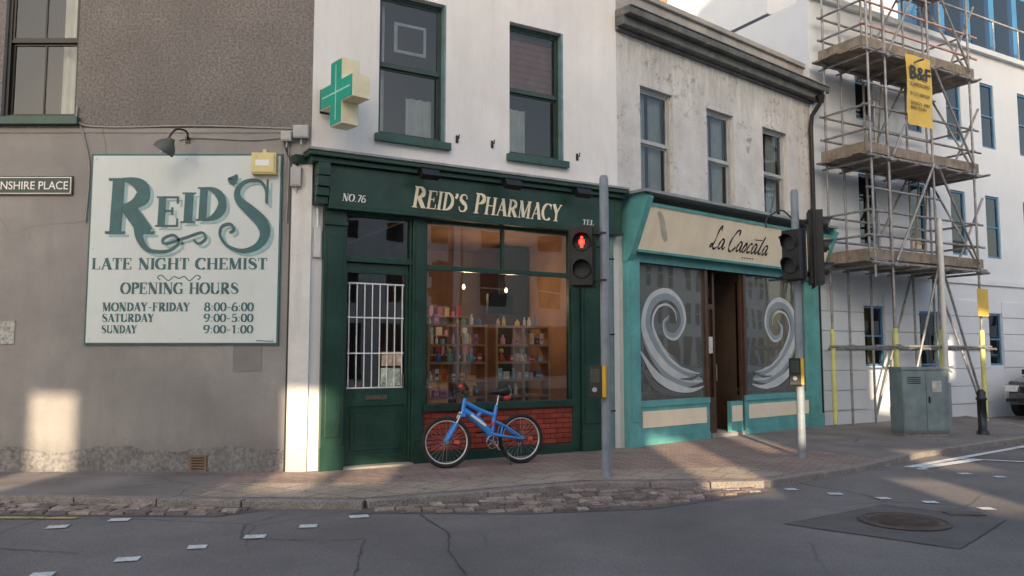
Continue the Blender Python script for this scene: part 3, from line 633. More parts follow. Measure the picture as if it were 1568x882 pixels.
wave(1.32,.98,1);wave(4.55,.98,-1);m.make('window_wave_vinyl',bc,MC)
TC=MC@Matrix.Translation((0,-.22,3.15))@Matrix.Rotation(math.radians(19),4,'X')
m=MB();m.box(.21,5.9,-.03,.02,.04,.76,cream);m.box(.20,5.91,-.045,.02,.0,.039,teal);m.box(.20,5.91,-.045,.02,.761,.81,teal)
S=crom([(.45,.68),(.55,.6),(.67,.42),(.75,.3),(.81,.22)],6);n=len(S);m.stroke(S,[.05+.08*math.sin(math.pi*i/n) for i in range(n)],-.0315,mat('fascia_figure',(.55,.47,.4),.5,.2,8))
m.make('fascia_board',bc,TC)
m=MB();m.box(.0,5.95,-.60,-.003,4.052,4.10,lead);m.box(.21,5.9,-.1,-.06,3.0,3.2,teal);m.make('fascia_roof',bc,MC)
m=MB()
def curs(x,pts,w=.034):
    S=crom([(x+a*.27+b*.08,.22+b*.36) for a,b in pts],7);n=len(S);m.stroke(S,[w*(.55+.7*abs(math.sin(i*.35))) for i in range(n)],-.033-curs.q*.0003,blackp);curs.q=(curs.q+1)%10
curs.q=0
La=[(.55,.9),(.4,1.15),(.28,.9),(.25,.3),(.05,.05),(-.05,.15),(.1,.2),(.4,-.02),(.75,.1)];aa=[(.5,.45),(.25,.5),(.08,.25),(.15,.03),(.4,.1),(.52,.45),(.5,.12),(.62,.02),(.8,.15)]
CC=[(.65,.8),(.6,1.05),(.3,1.0),(.0,.5),(.05,.1),(.35,-.05),(.75,.2)];ss=[(0,.05),(.25,.5),(.35,.4),(.4,.15),(.25,.0),(.1,.05)];cc=[(.5,.42),(.3,.5),(.1,.25),(.2,.02),(.55,.1)];tt=[(.1,.05),(.35,.95),(.2,.3),(.28,.02),(.5,.1)]
x=2.0
for L_,ad in((La,.20),(aa,.32),(CC,.22),(aa,.19),(ss,.13),(cc,.15),(aa,.2),(tt,.15),(aa,.2)):curs(x,L_);x+=ad
curs(x-.53,[(-.2,.72),(.8,.75)],.014)
for i in range(5):m.stroke([(3.0+i*.08,.12),(3.05+i*.08,.12)],.02,-.033,blackp)
m.make('fascia_lettering',bc,TC)
# ================================================================== APARTMENT BUILDING
bd=empty('apartment_building')
H=[]
for u in(1.7,3.5,5.15,6.65,8.4,10.2,12):
    H+=[(u,u+.62,3.9,5.5),(u,u+.62,6.75,8.45)]
H2=[(1.7,2.4,1.22,2.55),(6.5,7.1,1.2,2.5),(8.6,9.6,.0,2.5),(11,12,.0,2.5),(3.68,4.44,-.2,2.48)]
m=MB();holewall(m,.2,15,-.12,9.2,H+H2,dwall,.12)
m.box(.2,15,-.05,-.002,3.2,3.34,dwall);m.box(.2,15,-.12,.3,9.201,9.33,dwall)
m.add([(.2,0,-.1),(.2,10,-.1),(.2,10,9.2),(.2,0,9.2)],[(0,1,2,3)],dwall);m.make('front_wall',bd,MD)
m=MB();us=[.2,1.69,2.41,3.67,4.45,6.49,7.11,8.59,9.61,10.99,12.01,15]
for i in range(0,len(us),2):
    for k in range(6):m.box(us[i],us[i+1],-.028,-.002,.3+k*.42,.3+k*.42+.40,dwall)
m.make('rusticated_base',bd,MD,.008)
m=MB()
for h in H+H2:
    a,b,c,d=h;c=max(c,0);f=.05
    m.box(a,a+f,.03,.08,c,d,bluef);m.box(b-f,b,.03,.08,c,d,bluef);m.box(a+f,b-f,.031,.08,d-f,d,bluef);m.box(a+f,b-f,.031,.08,c,c+f,bluef);m.box(a+f,b-f,.032,.08,(c+d)/2-.02,(c+d)/2+.02,bluef)
    m.add([(a+f,.06,c+f),(b-f,.06,c+f),(b-f,.06,d-f),(a+f,.06,d-f)],[(0,1,2,3)],gl_blue);room(m,a-.1,b+.1,.125,1,c-.1,d+.1,dark)
m.make('windows',bd,MD)
m=MB();m.box(5.2,15,.8,6,9.34,12.5,blueclad);m.box(.3,5.19,1.2,6,9.34,11.6,dwall)
for i in range(8):m.box(5.4+i*1.2,6.3+i*1.2,.78,.799,9.8,11.8,gl_blue)
m.tube([(5.2,.1,10.3),(15,.1,10.3)],.03,tubem,8)
for i in range(9):m.tube([(5.2+i*1.2,.1,9.33),(5.2+i*1.2,.1,10.3)],.02,tubem,6)
m.make('penthouse',bd,MD)
# ---------------------------------------------------------------- scaffolding
sf=empty('scaffolding');m=MB()
ro=-1.3;ri=-.25;us=(.9,2.4,3.9);lifts=(3.35,5.5,7.68,9.85)
def tb(a,b,mm=tubem,r=.026):m.tube([a,b],r,mm,8)
for u in us:
    for yy in(ro,ri):
        tb((u,yy,0),(u,yy,11.6));m.box(u-.08,u+.08,yy-.08,yy+.08,-.0,.02,tubem)
tb((.35,ri,0),(.35,ri,11.6));tb((.35,ro,3.0),(.35,ro,11.6))
for z in (1.7,)+lifts:
    for yy in(ro,ri):
        tb((.2,yy-.05,z-.06),(4.15,yy-.05,z-.06))
    for u in us+(.35,1.65,3.15):tb((u+.05,ro-.2-random.random()*.15,z-.11),(u+.05,ri+.15,z-.11))
    for u in us:
        for yy in(ro,ri):m.box(u-.045,u+.045,yy-.085,yy+.03,z-.10,z-.02,tubem)
    if z>2:
        for g in(.5,1.0):
            tb((.2,ro+.05,z+g),(4.15+random.random()*.2,ro+.05,z+g),pinkt if (z>7) else tubem);tb((.3,ro,z+g),(.3,ri,z+g));tb((4.0,ro,z+g),(4.0,ri,z+g));tb((.25,ri+.05,z+g),(4.1,ri+.05,z+g))
        tb((.6,ro+.07,z+.05),(.6,ro+.07,z+1.1));tb((3.2,ro+.08,z),(4.3,ro+.06,z+1.5+random.random()*.4));tb((.2,ro+.02,z+1.45),(2.6,ro+.02,z+1.42))
for z0,z1 in((0,3.35),(3.35,5.5),(5.5,7.68),(7.68,9.85)):
    tb((.95,ro-.06,z0),(2.35,ro-.06,z1));tb((3.85,ro-.06,z0+.1),(2.45,ro-.06,z1))
    tb((3.95,ro,z0),(3.95,ri,z1));tb((1.6,ri-.06,z0+.2),(3.1,ri-.06,z1+.1))
    tb((1.65,ri-.0,z0),(1.65,ri-.0,z1));tb((3.15,ri,z0),(3.15,ri,z1))
m.make('tubes',sf,MD)
m=MB()
for z in lifts:
    for k in range(5):
        y0=ro+.04+k*.225;m.box(.15+random.uniform(-.1,.05),4.2+random.uniform(-.1,.12),y0,y0+.215,z-.03+random.uniform(0,.006),z+.01,plank)
    m.box(.2,4.1,ro-.0,ro+.03,z+.02,z+.22,plank);m.box(.18,.21,ro+.04,ri,z+.02,z+.22,plank);m.box(4.0,4.03,ro+.04,ri,z+.02,z+.22,plank)
    for k in range(4):
        u=random.uniform(.6,2.4);y0=random.uniform(-1.0,-.6);R=Matrix.Translation((u,y0,z+.03+k*.045))@Matrix.Rotation(random.uniform(-.1,.1),4,'Z');m.box(0,1.6,-.11,.11,0,.038,plank,R)
    m.tube([(3.3,-.8,z+.02),(3.3,-.8,z+.3)],[.13,.15],random.choice([blackg,cm[11],cm[2]]),12)
m.box(2.9,3.4,-.9,-.5,5.52,5.85,pinkt);m.box(3.1,3.5,-.8,-.5,7.7,7.95,banner);m.box(2.2,2.6,-.9,-.5,3.37,3.65,cm[0])
m.make('boards',sf,MD)
m=MB()
for u in us:m.tube([(u,ro,.05),(u,ro,2.0)],.05,foam,10)
m.tube([(.35,ri,.05),(.35,ri,2.0)],.05,foam,10);m.tube([(2.4,ri,.05),(2.4,ri,1.9)],.05,foam,10);m.make('foam_guards',sf,MD)
m=MB()
for z0,z1,u0 in((3.35,6.0,2.7),(5.5,8.2,1.2)):
    for dx in(0,.32):tb((u0+dx,ri-.35,z0),(u0+dx+.5,ri-.25,z1),plank,.02)
    for k in range(9):
        f=k/9;tb((u0+.5*f,ri-.35+.1*f,z0+(z1-z0)*f),(u0+.32+.5*f,ri-.35+.1*f,z0+(z1-z0)*f),tubem,.012)
m.make('ladders',sf,MD)
m=MB()
n=10;vs=[];fs=[]
for i in range(n+1):
    for j in range(n+1):vs.append((1.42+.86*i/n,ro-.12+.012*math.sin(i*1.3+j*.7),6.22+1.5*j/n))
for i in range(n):
    for j in range(n):a=i*(n+1)+j;fs.append((a,a+n+1,a+n+2,a+1))
m.add(vs,fs,banner,True);m.box(3.6,4.0,ro-.12,ro-.11,2.3,2.9,banner);m.make('banner',sf,MD)
sans('banner_text','B&F',sf,MD,1.50,7.22,.38,ro-.145,blackp,.70,.008);sans('banner_text_small','SCAFFOLDING',sf,MD,1.50,7.05,.12,ro-.145,blackp,.68)
sans('banner_text_phone','01273 000000',sf,MD,1.50,6.85,.1,ro-.145,blackp,.66);sans('banner_text_line','DESIGN  HIRE\nERECTION',sf,MD,1.50,6.65,.1,ro-.145,blackp,.66)
# ================================================================== GROUND
m=MB();m.add([(-400,-400,-.078),(400,-400,-.078),(400,400,-.078),(-400,400,-.078)],[(0,1,2,3)],pavas);m.make('ground')
m=MB();m.add([(-60,-16,-.07),(60,-16,-.07),(60,34,-.07),(-60,34,-.07)],[(0,1,2,3)],asphalt);m.make('road')
edge=[(-30,9.1),(-8,8.62),(-5.45,8.5),(-2.74,8.2),(-1.5,8.16),(-.3,8.72),(.9,9.32),(2.3,9.36),(2.95,9.42),(4.55,10.62),(6.14,12.1),(9.15,14.25),(9.95,14.9),(10.4,15.7),(10.7,17.2),(10.9,20)]
m=MB()
Lp=[(-30,9.1),(-8,8.62),(-5.45,8.5),(-3.4,8.27),(-3.4,10.3),(-30,10.3)];m.add([(x,y,0) for x,y in Lp],[tuple(range(len(Lp)))],pavas);m.make('pavement')
m=MB();Mp=[(-3.4,8.27),(-2.74,8.2),(-1.5,8.16),(-.3,8.72),(.9,9.32),(2.3,9.36),(2.95,9.42),(4.55,10.62),(5.3,11.32),(3.2,14.6),(1.7,13.4),(-2.5,10.9),(-3.4,10.3)]
m.add([(x,y,0) for x,y in Mp],[tuple(range(len(Mp)))],pavbr)
Tp=[(-3.3,8.36),(-1.55,8.28),(-.4,8.82),(.85,9.44),(2.9,9.54),(3.5,9.98),(3.1,10.5),(1.0,10.25),(-1.0,9.3),(-3.3,9.2)];m.add([(x,y,.004) for x,y in Tp],[tuple(range(len(Tp)))],pavtac);m.make('paved_forecourt')
m=MB();Rp=[(5.3,11.32),(6.14,12.1),(9.15,14.25),(9.95,14.9),(10.4,15.7),(10.7,17.2),(10.9,20),(3.2,14.6)];m.add([(x,y,0) for x,y in Rp],[tuple(range(len(Rp)))],pavas);m.make('pavement')
m=MB()
for i in range(len(edge)-1):
    a=Vector(edge[i]);b=Vector(edge[i+1]);d=b-a;L=d.length;k=max(1,round(L/.9));d.normalize();an=math.atan2(d.y,d.x)
    for j in range(k):
        p=a+d*(L*j/k);R=Matrix.Translation((p.x,p.y,random.uniform(-.004,.004)))@Matrix.Rotation(an,4,'Z')
        m.box(.006,L/k-.006,-.10,.04,-.12,.008,kerbm,R)
m.make('kerb',None,None,.008)
def inpoly(x,y,P):
    c=False;j=len(P)-1
    for i in range(len(P)):
        if (P[i][1]>y)!=(P[j][1]>y) and x<(P[j][0]-P[i][0])*(y-P[i][1])/(P[j][1]-P[i][1])+P[i][0]:c=not c
        j=i
    return c
def setts(polys):
    m=MB()
    sv=[sett,mat('granite_setts_dark',(.18,.135,.12),.7,.4,7,bump=.5,bs=40,speck=60),mat('granite_setts_pale',(.38,.30,.255),.7,.4,7,bump=.5,bs=40,speck=60)]
    for P,an in polys:
        cx=sum(p[0] for p in P)/len(P);cy=sum(p[1] for p in P)/len(P)
        for r in range(-14,15):
            u=-5+random.uniform(0,.1)
            while u<5:
                w=random.uniform(.14,.24);v=r*.118
                x=cx+math.cos(an)*(u+w/2)-math.sin(an)*v;y=cy+math.sin(an)*(u+w/2)+math.cos(an)*v
                if inpoly(x,y,P) and random.random()>.04:
                    R=Matrix.Translation((x,y,-.07+random.uniform(-.006,.012)))@Matrix.Rotation(an+random.uniform(-.06,.06),4,'Z')@Matrix.Rotation(random.uniform(-.07,.07),4,'X')
                    m.box(-w/2+.008,w/2-.008,-.05,.05,-.05,.024,random.choice(sv),R)
                u+=w
    return m.make('granite_setts',None,None,.012)
setts([([(-8,7.9),(-2.9,7.75),(-2.55,8.0),(-2.8,8.08),(-5.45,8.36),(-8,8.48)],-.03),([(-1.5,7.92),(.1,7.90),(1.4,8.15),(2.85,9.1),(2.7,9.2),(.95,9.18),(-.25,8.58),(-1.2,8.1)],.26)])
m=MB()
P=[(-1.6,7.85),(.15,7.82),(1.45,8.08),(2.95,9.05),(2.75,9.28),(.9,9.25),(-.3,8.65),(-1.4,8.12)];m.add([(x,y,-.0655) for x,y in P],[tuple(range(len(P)))],asphpatch)
P=[(-8.2,7.84),(-2.85,7.68),(-2.45,8.0),(-2.8,8.12),(-5.45,8.42),(-8.2,8.54)];m.add([(x,y,-.0655) for x,y in P],[tuple(range(len(P)))],asphpatch)
P=[(2.51,7.37),(3.87,8.3),(4.65,7.54),(3.6,6.44)];m.add([(x,y,-.066) for x,y in P],[tuple(range(len(P)))],asphpatch)
m.make('road_repair')
tar=mat('tar_seam',(.06,.055,.055),.6,.3,8)
m=MB()
def seam(pts,w):
    S=[]
    for i in range(len(pts)-1):
        a=Vector(pts[i]);b=Vector(pts[i+1])
        for k in range(10):S.append(a.lerp(b,k/10)+Vector((random.uniform(-.012,.012),random.uniform(-.012,.012))))
    S.append(Vector(pts[-1]));vs=[];n=len(S)
    for i in range(n):
        t=(S[min(i+1,n-1)]-S[max(i-1,0)]);t.normalize();k=w*random.uniform(.3,1.2)/2;vs+=[(S[i].x-t.y*k,S[i].y+t.x*k,-.0622),(S[i].x+t.y*k,S[i].y-t.x*k,-.0622)]
    m.add(vs,[(2*i,2*i+1,2*i+3,2*i+2) for i in range(n-1)],tar)
seam([(-2.25,6.78),(-1.6,6.74),(-1.25,6.78),(-1.15,6.0),(-1.05,5.2)],.013);seam([(-2.3,6.8),(-2.45,7.3),(-2.2,7.85)],.012);seam([(-.9,7.8),(-.55,7.0),(-.5,6.4),(-.3,5.6),(-.35,5.0)],.014)
seam([(2.51,7.37),(3.87,8.3)],.014);seam([(3.87,8.3),(4.65,7.54)],.014);seam([(2.51,7.37),(3.6,6.44),(4.65,7.54)],.014)
seam([(-5.5,6.2),(-4.3,6.5),(-3.4,6.3)],.01)
m.make('tar_seams')
m=MB()                                             # trodden gum and small stains on the paving
for i in range(150):
    x=random.uniform(-6.5,7);y=random.uniform(8.4,14)
    if inpoly(x,y,Mp+[]) or inpoly(x,y,Rp) or inpoly(x,y,Lp):
        r=random.uniform(.01,.028);m.add([(x+r*math.cos(k*.9),y+r*math.sin(k*.9)*random.uniform(.8,1.1),.0055) for k in range(7)],[tuple(range(7))],random.choice([tar,asphpatch,cable]))
m.make('pavement_gum_spots')
m=MB()
def dash(x,y,an,l=.2,w=.1,mm=paintw):
    an+=random.uniform(-.12,.12);l*=random.uniform(.85,1.1);c,s=math.cos(an),math.sin(an);P=[(-l/2,-w/2),(l/2,-w/2),(l/2,w/2),(-l/2,w/2)];m.add([(x+a*c-b*s,y+a*s+b*c,-.061) for a,b in P],[(0,1,2,3)],mm)
for x,y in((-4.11,7.24),(-3.7,7.54),(-3.33,5.7),(-2.93,6.12),(-2.55,6.5),(-2.2,6.86),(-1.85,7.27),(-1.47,7.69)):dash(x,y,.25,.17,.13)
for x,y in((3.22,9.2),(3.61,8.91),(4.02,8.64),(4.41,8.42),(4.79,8.07),(5.2,7.8),(5.2,11.15),(5.56,10.8),(5.9,10.38),(6.2,10.12)):dash(x,y,.1,.15,.12)
def line(a,b,w,mm,zz=-.0605):
    a=Vector(a);b=Vector(b);d=(b-a).normalized();n=Vector((-d.y,d.x))*w/2;m.add([(*(a+n),zz),(*(b+n),zz),(*(b-n),zz),(*(a-n),zz)],[(0,1,2,3)],mm)
line((5.45,10.96),(9.4,13.95),.12,paintw);line((6.58,11.85),(9.4,10.6),.1,paintw,-.0595);line((5.6,10.9),(6.9,11.75),.16,paintw,-.0588)
line((-9,7.70),(-4.15,7.62),.08,painty);m.make('road_markings')
m=MB();c=(3.65,7.46)
m.add([(c[0]+.40*math.cos(i*math.pi/16),c[1]+.40*math.sin(i*math.pi/16),-.058) for i in range(32)],[tuple(range(32))],iron)
m.ring((c[0],c[1],-.058),.38,.012,iron,'z',32,6);m.ring((c[0],c[1],-.058),.31,.006,iron,'z',32,6)
for i in range(-5,6):
    h=math.sqrt(max(0,.28**2-(i*.05)**2));m.box(c[0]-h,c[0]+h,c[1]+i*.05-.008,c[1]+i*.05+.008,-.0575,-.052,iron)
m.box(4.25,4.6,7.75,7.9,-.0655,-.056,iron);m.make('manhole_cover')
# ================================================================== STREET FURNITURE
def lens(m,cx,cz,y,r,mm):
    m.disc((cx,cz),r,y-.004,mm);m.ring((cx,y,cz),r+.008,.012,blackg,'y',24,6);m.hood(cx,cz,y,y-.16,r+.015,blackg)
dlens=mat('dark_lens',(.03,.035,.035),.45,.2,5);redl=emis('red_lamp',(1,.05,.03),4)
e=empty('traffic_light');M1=Matrix.Translation((1.155,9.72,0))
m=MB();m.tube([(0,0,-.02),(0,0,3.68),(0,0,3.73)],[.057,.057,.045],galv,18);m.ring((0,0,.9),.058,.005,galv,'z',18,6);m.tube([(0,0,-.02),(0,0,.05)],.07,galv,16);m.make('pole',e,M1)
Mh=M1@Matrix.Translation((-.28,-.02,2.70))@Matrix.Rotation(math.radians(-8),4,'Z')
m=MB();m.box(-.13,.13,-.1,.1,-.36,.36,blackg);m.box(-.17,.17,.02,.04,-.395,.395,blackg)
lens(m,0,.17,-.101,.095,dlens);lens(m,0,-.17,-.101,.095,dlens)
m.disc((0,.225),.018,-.112,redl,12);m.box(-.02,.02,-.113,-.111,.15,.202,redl);m.box(-.017,-.003,-.1135,-.1112,.10,.149,redl);m.box(.003,.017,-.1135,-.1112,.10,.149,redl);m.box(-.034,-.023,-.1133,-.1112,.14,.2,redl);m.box(.023,.034,-.1133,-.1112,.14,.2,redl)
m.box(.13,.30,-.0,.03,.28,.31,blackg);m.box(.13,.30,-.0,.03,-.31,-.28,blackg);m.make('signal_head',e,Mh,.012)
def pushbox(e,M):
    m=MB();m.box(-.07,.07,-.10,-.04,-.17,.17,yellow);m.box(-.1,.055,-.16,-.101,-.19,.19,blackg);m.box(-.085,.03,-.166,-.161,-.02,.15,mat('push_panel',(.05,.06,.06),.3,.2,5));m.tube([(-.03,-.16,-.1),(-.03,-.18,-.1)],.03,greybox,12);m.box(.056,.10,-.15,-.05,-.19,.19,yellow);m.make('push_button_box',e,M,.008)
pushbox(e,M1@Matrix.Translation((-.08,0,1.16))@Matrix.Rotation(math.radians(-15),4,'Z'))
m=MB();m.tube(crom([(-.06,-.0,2.98),(-.1,.05,3.05),(-.2,.08,3.08)],5),.008,blackp,6);m.make('cable',e,M1)
e=empty('traffic_light');M2=Matrix.Translation((4.21,11.53,0))
m=MB();m.tube([(0,0,-.02),(0,0,3.88),(0,0,3.93)],[.057,.057,.045],galv,18);m.tube([(0,0,-.02),(0,0,.05)],.07,galv,16);m.make('pole',e,M2)
Mh=M2@Matrix.Translation((.29,0,3.06))@Matrix.Rotation(math.radians(75),4,'Z')
m=MB();m.box(-.15,.15,-.1,.1,-.55,.55,blackg);m.box(-.24,.24,.03,.05,-.60,.60,blackg)
for z in(.34,0,-.34):lens(m,0,z,-.101,.105,dlens)
m.box(-.01,.01,.05,.22,.4,.43,blackg);m.box(-.01,.01,.05,.22,-.43,-.4,blackg)
m.make('vehicle_signal_head',e,Mh,.012)
m=MB();m.box(.02,.28,-.02,.02,3.42,3.46,blackg);m.box(.02,.28,-.02,.02,2.66,2.70,blackg);m.box(-.25,-.02,-.02,.02,3.2,3.23,blackg);m.box(-.25,-.02,-.02,.02,2.6,2.63,blackg);m.make('brackets',e,M2)
Mh=M2@Matrix.Translation((-.10,-.2,2.93))@Matrix.Rotation(math.radians(-50),4,'Z')
m=MB();m.box(-.14,.14,-.1,.1,-.36,.36,blackg);m.box(-.17,.17,.02,.04,-.38,.38,blackg);lens(m,0,.17,-.101,.1,dlens);lens(m,0,-.17,-.101,.1,dlens);m.make('pedestrian_signal_head',e,Mh,.012)
m=MB();m.tube(crom([(-.05,0,3.5),(-.2,.0,3.62),(-.42,-.02,3.5),(-.45,-.05,3.35)],6),.012,blackp,6);m.make('cable',e,M2)
pushbox(e,M2@Matrix.Translation((-.07,0,1.24))@Matrix.Rotation(math.radians(-10),4,'Z'))
m=MB();m.tube([(8.93,16.2,0),(8.93,16.2,4.25),(8.93,16.2,4.3)],[.055,.05,.03],mat('pale_pole',(.62,.6,.56),.5,.1,4),14);m.tube([(8.93,16.2,-.02),(8.93,16.2,.9)],.075,galv,14);m.make('lamp_column')
m=MB();m.tube([(8.76,14.75,-.02),(8.76,14.75,.06),(8.76,14.75,.07),(8.76,14.75,.62),(8.76,14.75,.64),(8.76,14.75,.67),(8.76,14.75,.69),(8.76,14.75,.78),(8.76,14.75,.83)],[.11,.11,.08,.075,.095,.095,.075,.08,.03],blackp,18);m.make('bollard')
Mk=Matrix.Translation((7.50,14.55,0))@Matrix.Rotation(math.radians(6),4,'Z')
m=MB();m.box(-.45,.45,-.2,.2,.06,1.2,cabm);m.box(-.47,.47,-.22,.22,1.201,1.25,cabm);m.box(-.43,.43,-.18,.18,-.02,.059,kerbm);m.box(-.43,-.005,-.212,-.201,.1,1.17,cabm);m.box(.005,.43,-.212,-.201,.1,1.17,cabm);m.box(.04,.07,-.225,-.213,.6,.72,blackp)
for k in range(4):m.box(-.36,-.1,-.216,-.213,.95+k*.035,.965+k*.035,blackp)
m.box(.12,.3,-.216,-.2125,.8,1.0,mat('torn_sticker',(.5,.5,.47),.7,.3,12))
m.make('utility_cabinet',None,Mk,.006)
# ---------------------------------------------------------------- bicycle
e=empty('bicycle');an=math.atan2(.48,1.008)
Mb=Matrix.Translation((-.855,10.42,.0))@Matrix.Rotation(an,4,'Z')@Matrix.Rotation(math.radians(-3),4,'X')
blue=mat('bike_blue',(.04,.25,.72),.28,.15,4,coat=.6);tyre=mat('tyre_rubber',(.018,.018,.018),.8,.3,8);rim=mat('rim_alloy',(.7,.7,.68),.3,.1,5,metal=.5);chrome=mat('steel',(.5,.5,.5),.25,.1,5,metal=1)
def wheel(name,cx,turn=0):
    m=MB();R=Matrix.Rotation(turn,4,'Z')
    m.ring((0,0,0),.310,.028,tyre,'y',48,8);m.ring((0,0,0),.279,.012,rim,'y',48,6);m.ring((0,0,0),.288,.009,rim,'y',48,6)
    m.tube([(0,-.05,0),(0,.05,0)],.022,chrome,10)
    for i in range(28):
        a=2*math.pi*i/28;b=a+(.5 if i%2 else -.5);s=.03 if i%4<2 else -.03
        m.tube([(.02*math.cos(b),s,.02*math.sin(b)),(.275*math.cos(a),0,.275*math.sin(a))],.0018,chrome,4,cap=False)
    if cx>.5:
        for k,r in enumerate((.05,.043,.036)):m.ring((0,.03+k*.008,0),r,.005,blackp,'y',20,5)
    m.box(.1,.17,-.014,-.010,-.03,.02,mat('wheel_reflector',(.7,.1,.05),.3,.1,5))
    m.make(name,e,Mb@Matrix.Translation((cx,0,.336))@R)
wheel('front_wheel',0,math.radians(-10));wheel('rear_wheel',1.09)
m=MB()
m.tube([(.275,0,.90),(.235,0,.70)],.031,blue,12)
m.tube([(.25,0,.745),(.45,0,.60),(.60,0,.46),(.64,0,.35)],[.042,.056,.048,.034],blue,14)
m.tube([(.268,0,.85),(.48,0,.735),(.70,0,.66)],[.03,.032,.026],blue,12)
m.tube([(.43,0,.62),(.50,0,.72)],.026,blue,10)
m.tube([(.64,0,.34),(.70,0,.66),(.735,0,.80)],[.028,.028,.024],blue,12)
for s in(-1,1):
    m.tube([(.63,s*.035,.42),(.75,s*.065,.39),(1.09,s*.07,.336)],[.022,.02,.014],blue,8);m.tube([(.70,s*.03,.58),(.82,s*.065,.52),(1.09,s*.07,.345)],[.018,.016,.012],blue,8)
    m.tube([(.76,s*.055,.39),(.80,s*.055,.54)],.013,blue,8)
sp_=[(.585,0,.50+0),(.70,0,.575)]
m.tube(sp_,.014,chrome,10)
for k in range(6):
    f=(k+.5)/6;c=Vector(sp_[0]).lerp(Vector(sp_[1]),f);m.ring(c,.028,.006,mat('spring_red',(.6,.05,.04),.4,.1,5),'y',14,5,Matrix.Rotation(math.radians(57),3,'Y')@Matrix.Rotation(math.radians(90),3,'X'))
Rl=Matrix.Translation((.44,0,.607))@Matrix.Rotation(math.radians(36),4,'Y');m.box(-.13,.13,-.0585,-.0560,-.016,.016,whitel,Rl)
m.make('frame',e,Mb)
m=MB();m.tube([(.735,0,.78),(.77,0,.93)],.016,chrome,8)
m.tube([(.62,0,.965),(.66,0,.975),(.72,0,.975),(.80,0,.98),(.87,0,.99),(.92,0,1.0)],[.012,.03,.038,.06,.085,.06],blackp,14)
m.tube([(.84,0,.90),(.86,0,.90),(.92,0,.90),(.94,0,.90)],[.02,.045,.045,.02],mat('saddle_bag_red',(.5,.06,.05),.6,.2,6),10)
m.make('saddle',e,Mb)
Rt=Mb@Matrix.Translation((.235,0,0))@Matrix.Rotation(math.radians(-10),4,'Z')@Matrix.Translation((-.235,0,0))
m=MB();m.box(.185,.26,-.08,.08,.66,.705,blue)
for s in(-1,1):
    m.tube([(.215,s*.062,.72),(.12,s*.062,.53)],.020,chrome,8);m.tube([(.145,s*.062,.58),(.0,s*.062,.336)],.029,blue,8)
m.tube([(.275,0,.9),(.283,0,.95),(.22,0,1.0)],.02,blackp,8)
m.tube([(.24,-.30,1.02),(.22,-.12,1.005),(.22,.12,1.005),(.24,.30,1.02)],.015,chrome,8)
for s in(-1,1):
    m.tube([(.235,s*.19,1.015),(.245,s*.31,1.022)],.02,blackp,8);m.tube([(.215,s*.17,1.0),(.17,s*.2,.97),(.17,s*.29,.975)],.008,blackp,6);m.tube([(.25,s*.31,1.02),(.19,s*.315,1.10)],.016,blackp,8)
m.tube(crom([(.18,-.15,1.0),(.08,-.1,1.08),(.12,-.02,.9),(.24,0,.72)],6),.005,blackp,5);m.tube(crom([(.18,.15,1.0),(.1,.1,1.12),(.2,.03,.95),(.35,0,.72)],6),.005,blackp,5)
m.tube([(.19,-.08,1.04),(.20,-.08,1.06),(.22,-.08,1.08)],[.03,.035,.01],mat('bell_red',(.6,.05,.04),.3,.1,5),10)
m.make('fork_and_handlebar',e,Rt)
m=MB();m.ring((.64,-.05,.31),.085,.007,chrome,'y',32,6);m.ring((.64,-.05,.31),.06,.006,blackp,'y',28,6)
for k in range(5):
    a=k*1.2566;m.tube([(.64,-.05,.31),(.64+.085*math.cos(a),-.05,.31+.085*math.sin(a))],.006,chrome,5)
m.tube([(.64,-.08,.31),(.73,-.09,.19)],.013,chrome,8);m.tube([(.64,.08,.31),(.55,.09,.43)],.013,chrome,8);m.tube([(.64,-.09,.31),(.64,.09,.31)],.018,chrome,10)
m.box(.68,.78,-.19,-.1,.175,.2,blackp);m.box(.50,.60,.1,.19,.42,.445,blackp)
m.tube([(.64,-.05,.395),(1.09,-.045,.386)],.004,blackp,5);m.tube([(.64,-.05,.225),(.95,-.045,.2),(1.05,-.045,.22),(1.09,-.045,.286)],.004,blackp,5)
m.tube([(1.09,-.05,.33),(1.08,-.05,.23)],.008,blackp,6);m.tube([(.78,-.06,.34),(.83,-.22,.01)],.01,blackp,6);m.make('drivetrain',e,Mb)
# ---------------------------------------------------------------- parked car
e=empty('parked_car');Mc=MD@Matrix.Translation((6.0,-1.35,-.02))
paint=mat('car_paint',(.05,.055,.06),.25,.1,2,coat=1);cg=glass('car_glass',.15,(.15,.17,.17))
prof=[(0,.32),(-.02,.55),(.04,.72),(.2,.84),(.95,.98),(1.15,1.0),(1.75,1.42),(2.3,1.5),(3.2,1.46),(3.9,1.05),(4.1,.95),(4.15,.6),(4.1,.32)]
def wd(x,z):
    w=.86
    if x<.5:w-=.16*(1-x/.5)**2
    if x>3.7:w-=.1*((x-3.7)/.45)**2
    if z>1.0:w-=.36*(z-1.0)
    return w
m=MB();n=len(prof)
vs=[];
for x,z in prof:
    w=wd(x,z)
    for f in(-1,-.8,0,.8,1):vs.append((x+.06*(abs(f)**3)*(1 if x<.5 else -1 if x>3.7 else 0),w*f,z-(.03 if abs(f)==1 and z>.9 else 0)))
fs=[]
for i in range(n-1):
    for k in range(4):fs.append((i*5+k,i*5+k+1,(i+1)*5+k+1,(i+1)*5+k))
m.add(vs,fs,paint,True)
for s in(0,4):
    m.add([vs[i*5+s] for i in range(n)],[tuple(range(n))],paint)
for s in(-1,1):
    m.add([(1.3,s*.80,1.06),(3.6,s*.80,1.06),(3.15,s*.70,1.40),(1.85,s*.70,1.38)],[(0,1,2,3)],cg)
m.add([(1.2,-.66,1.055),(1.2,.66,1.055),(1.72,.6,1.42),(1.72,-.6,1.42)],[(0,1,2,3)],cg)
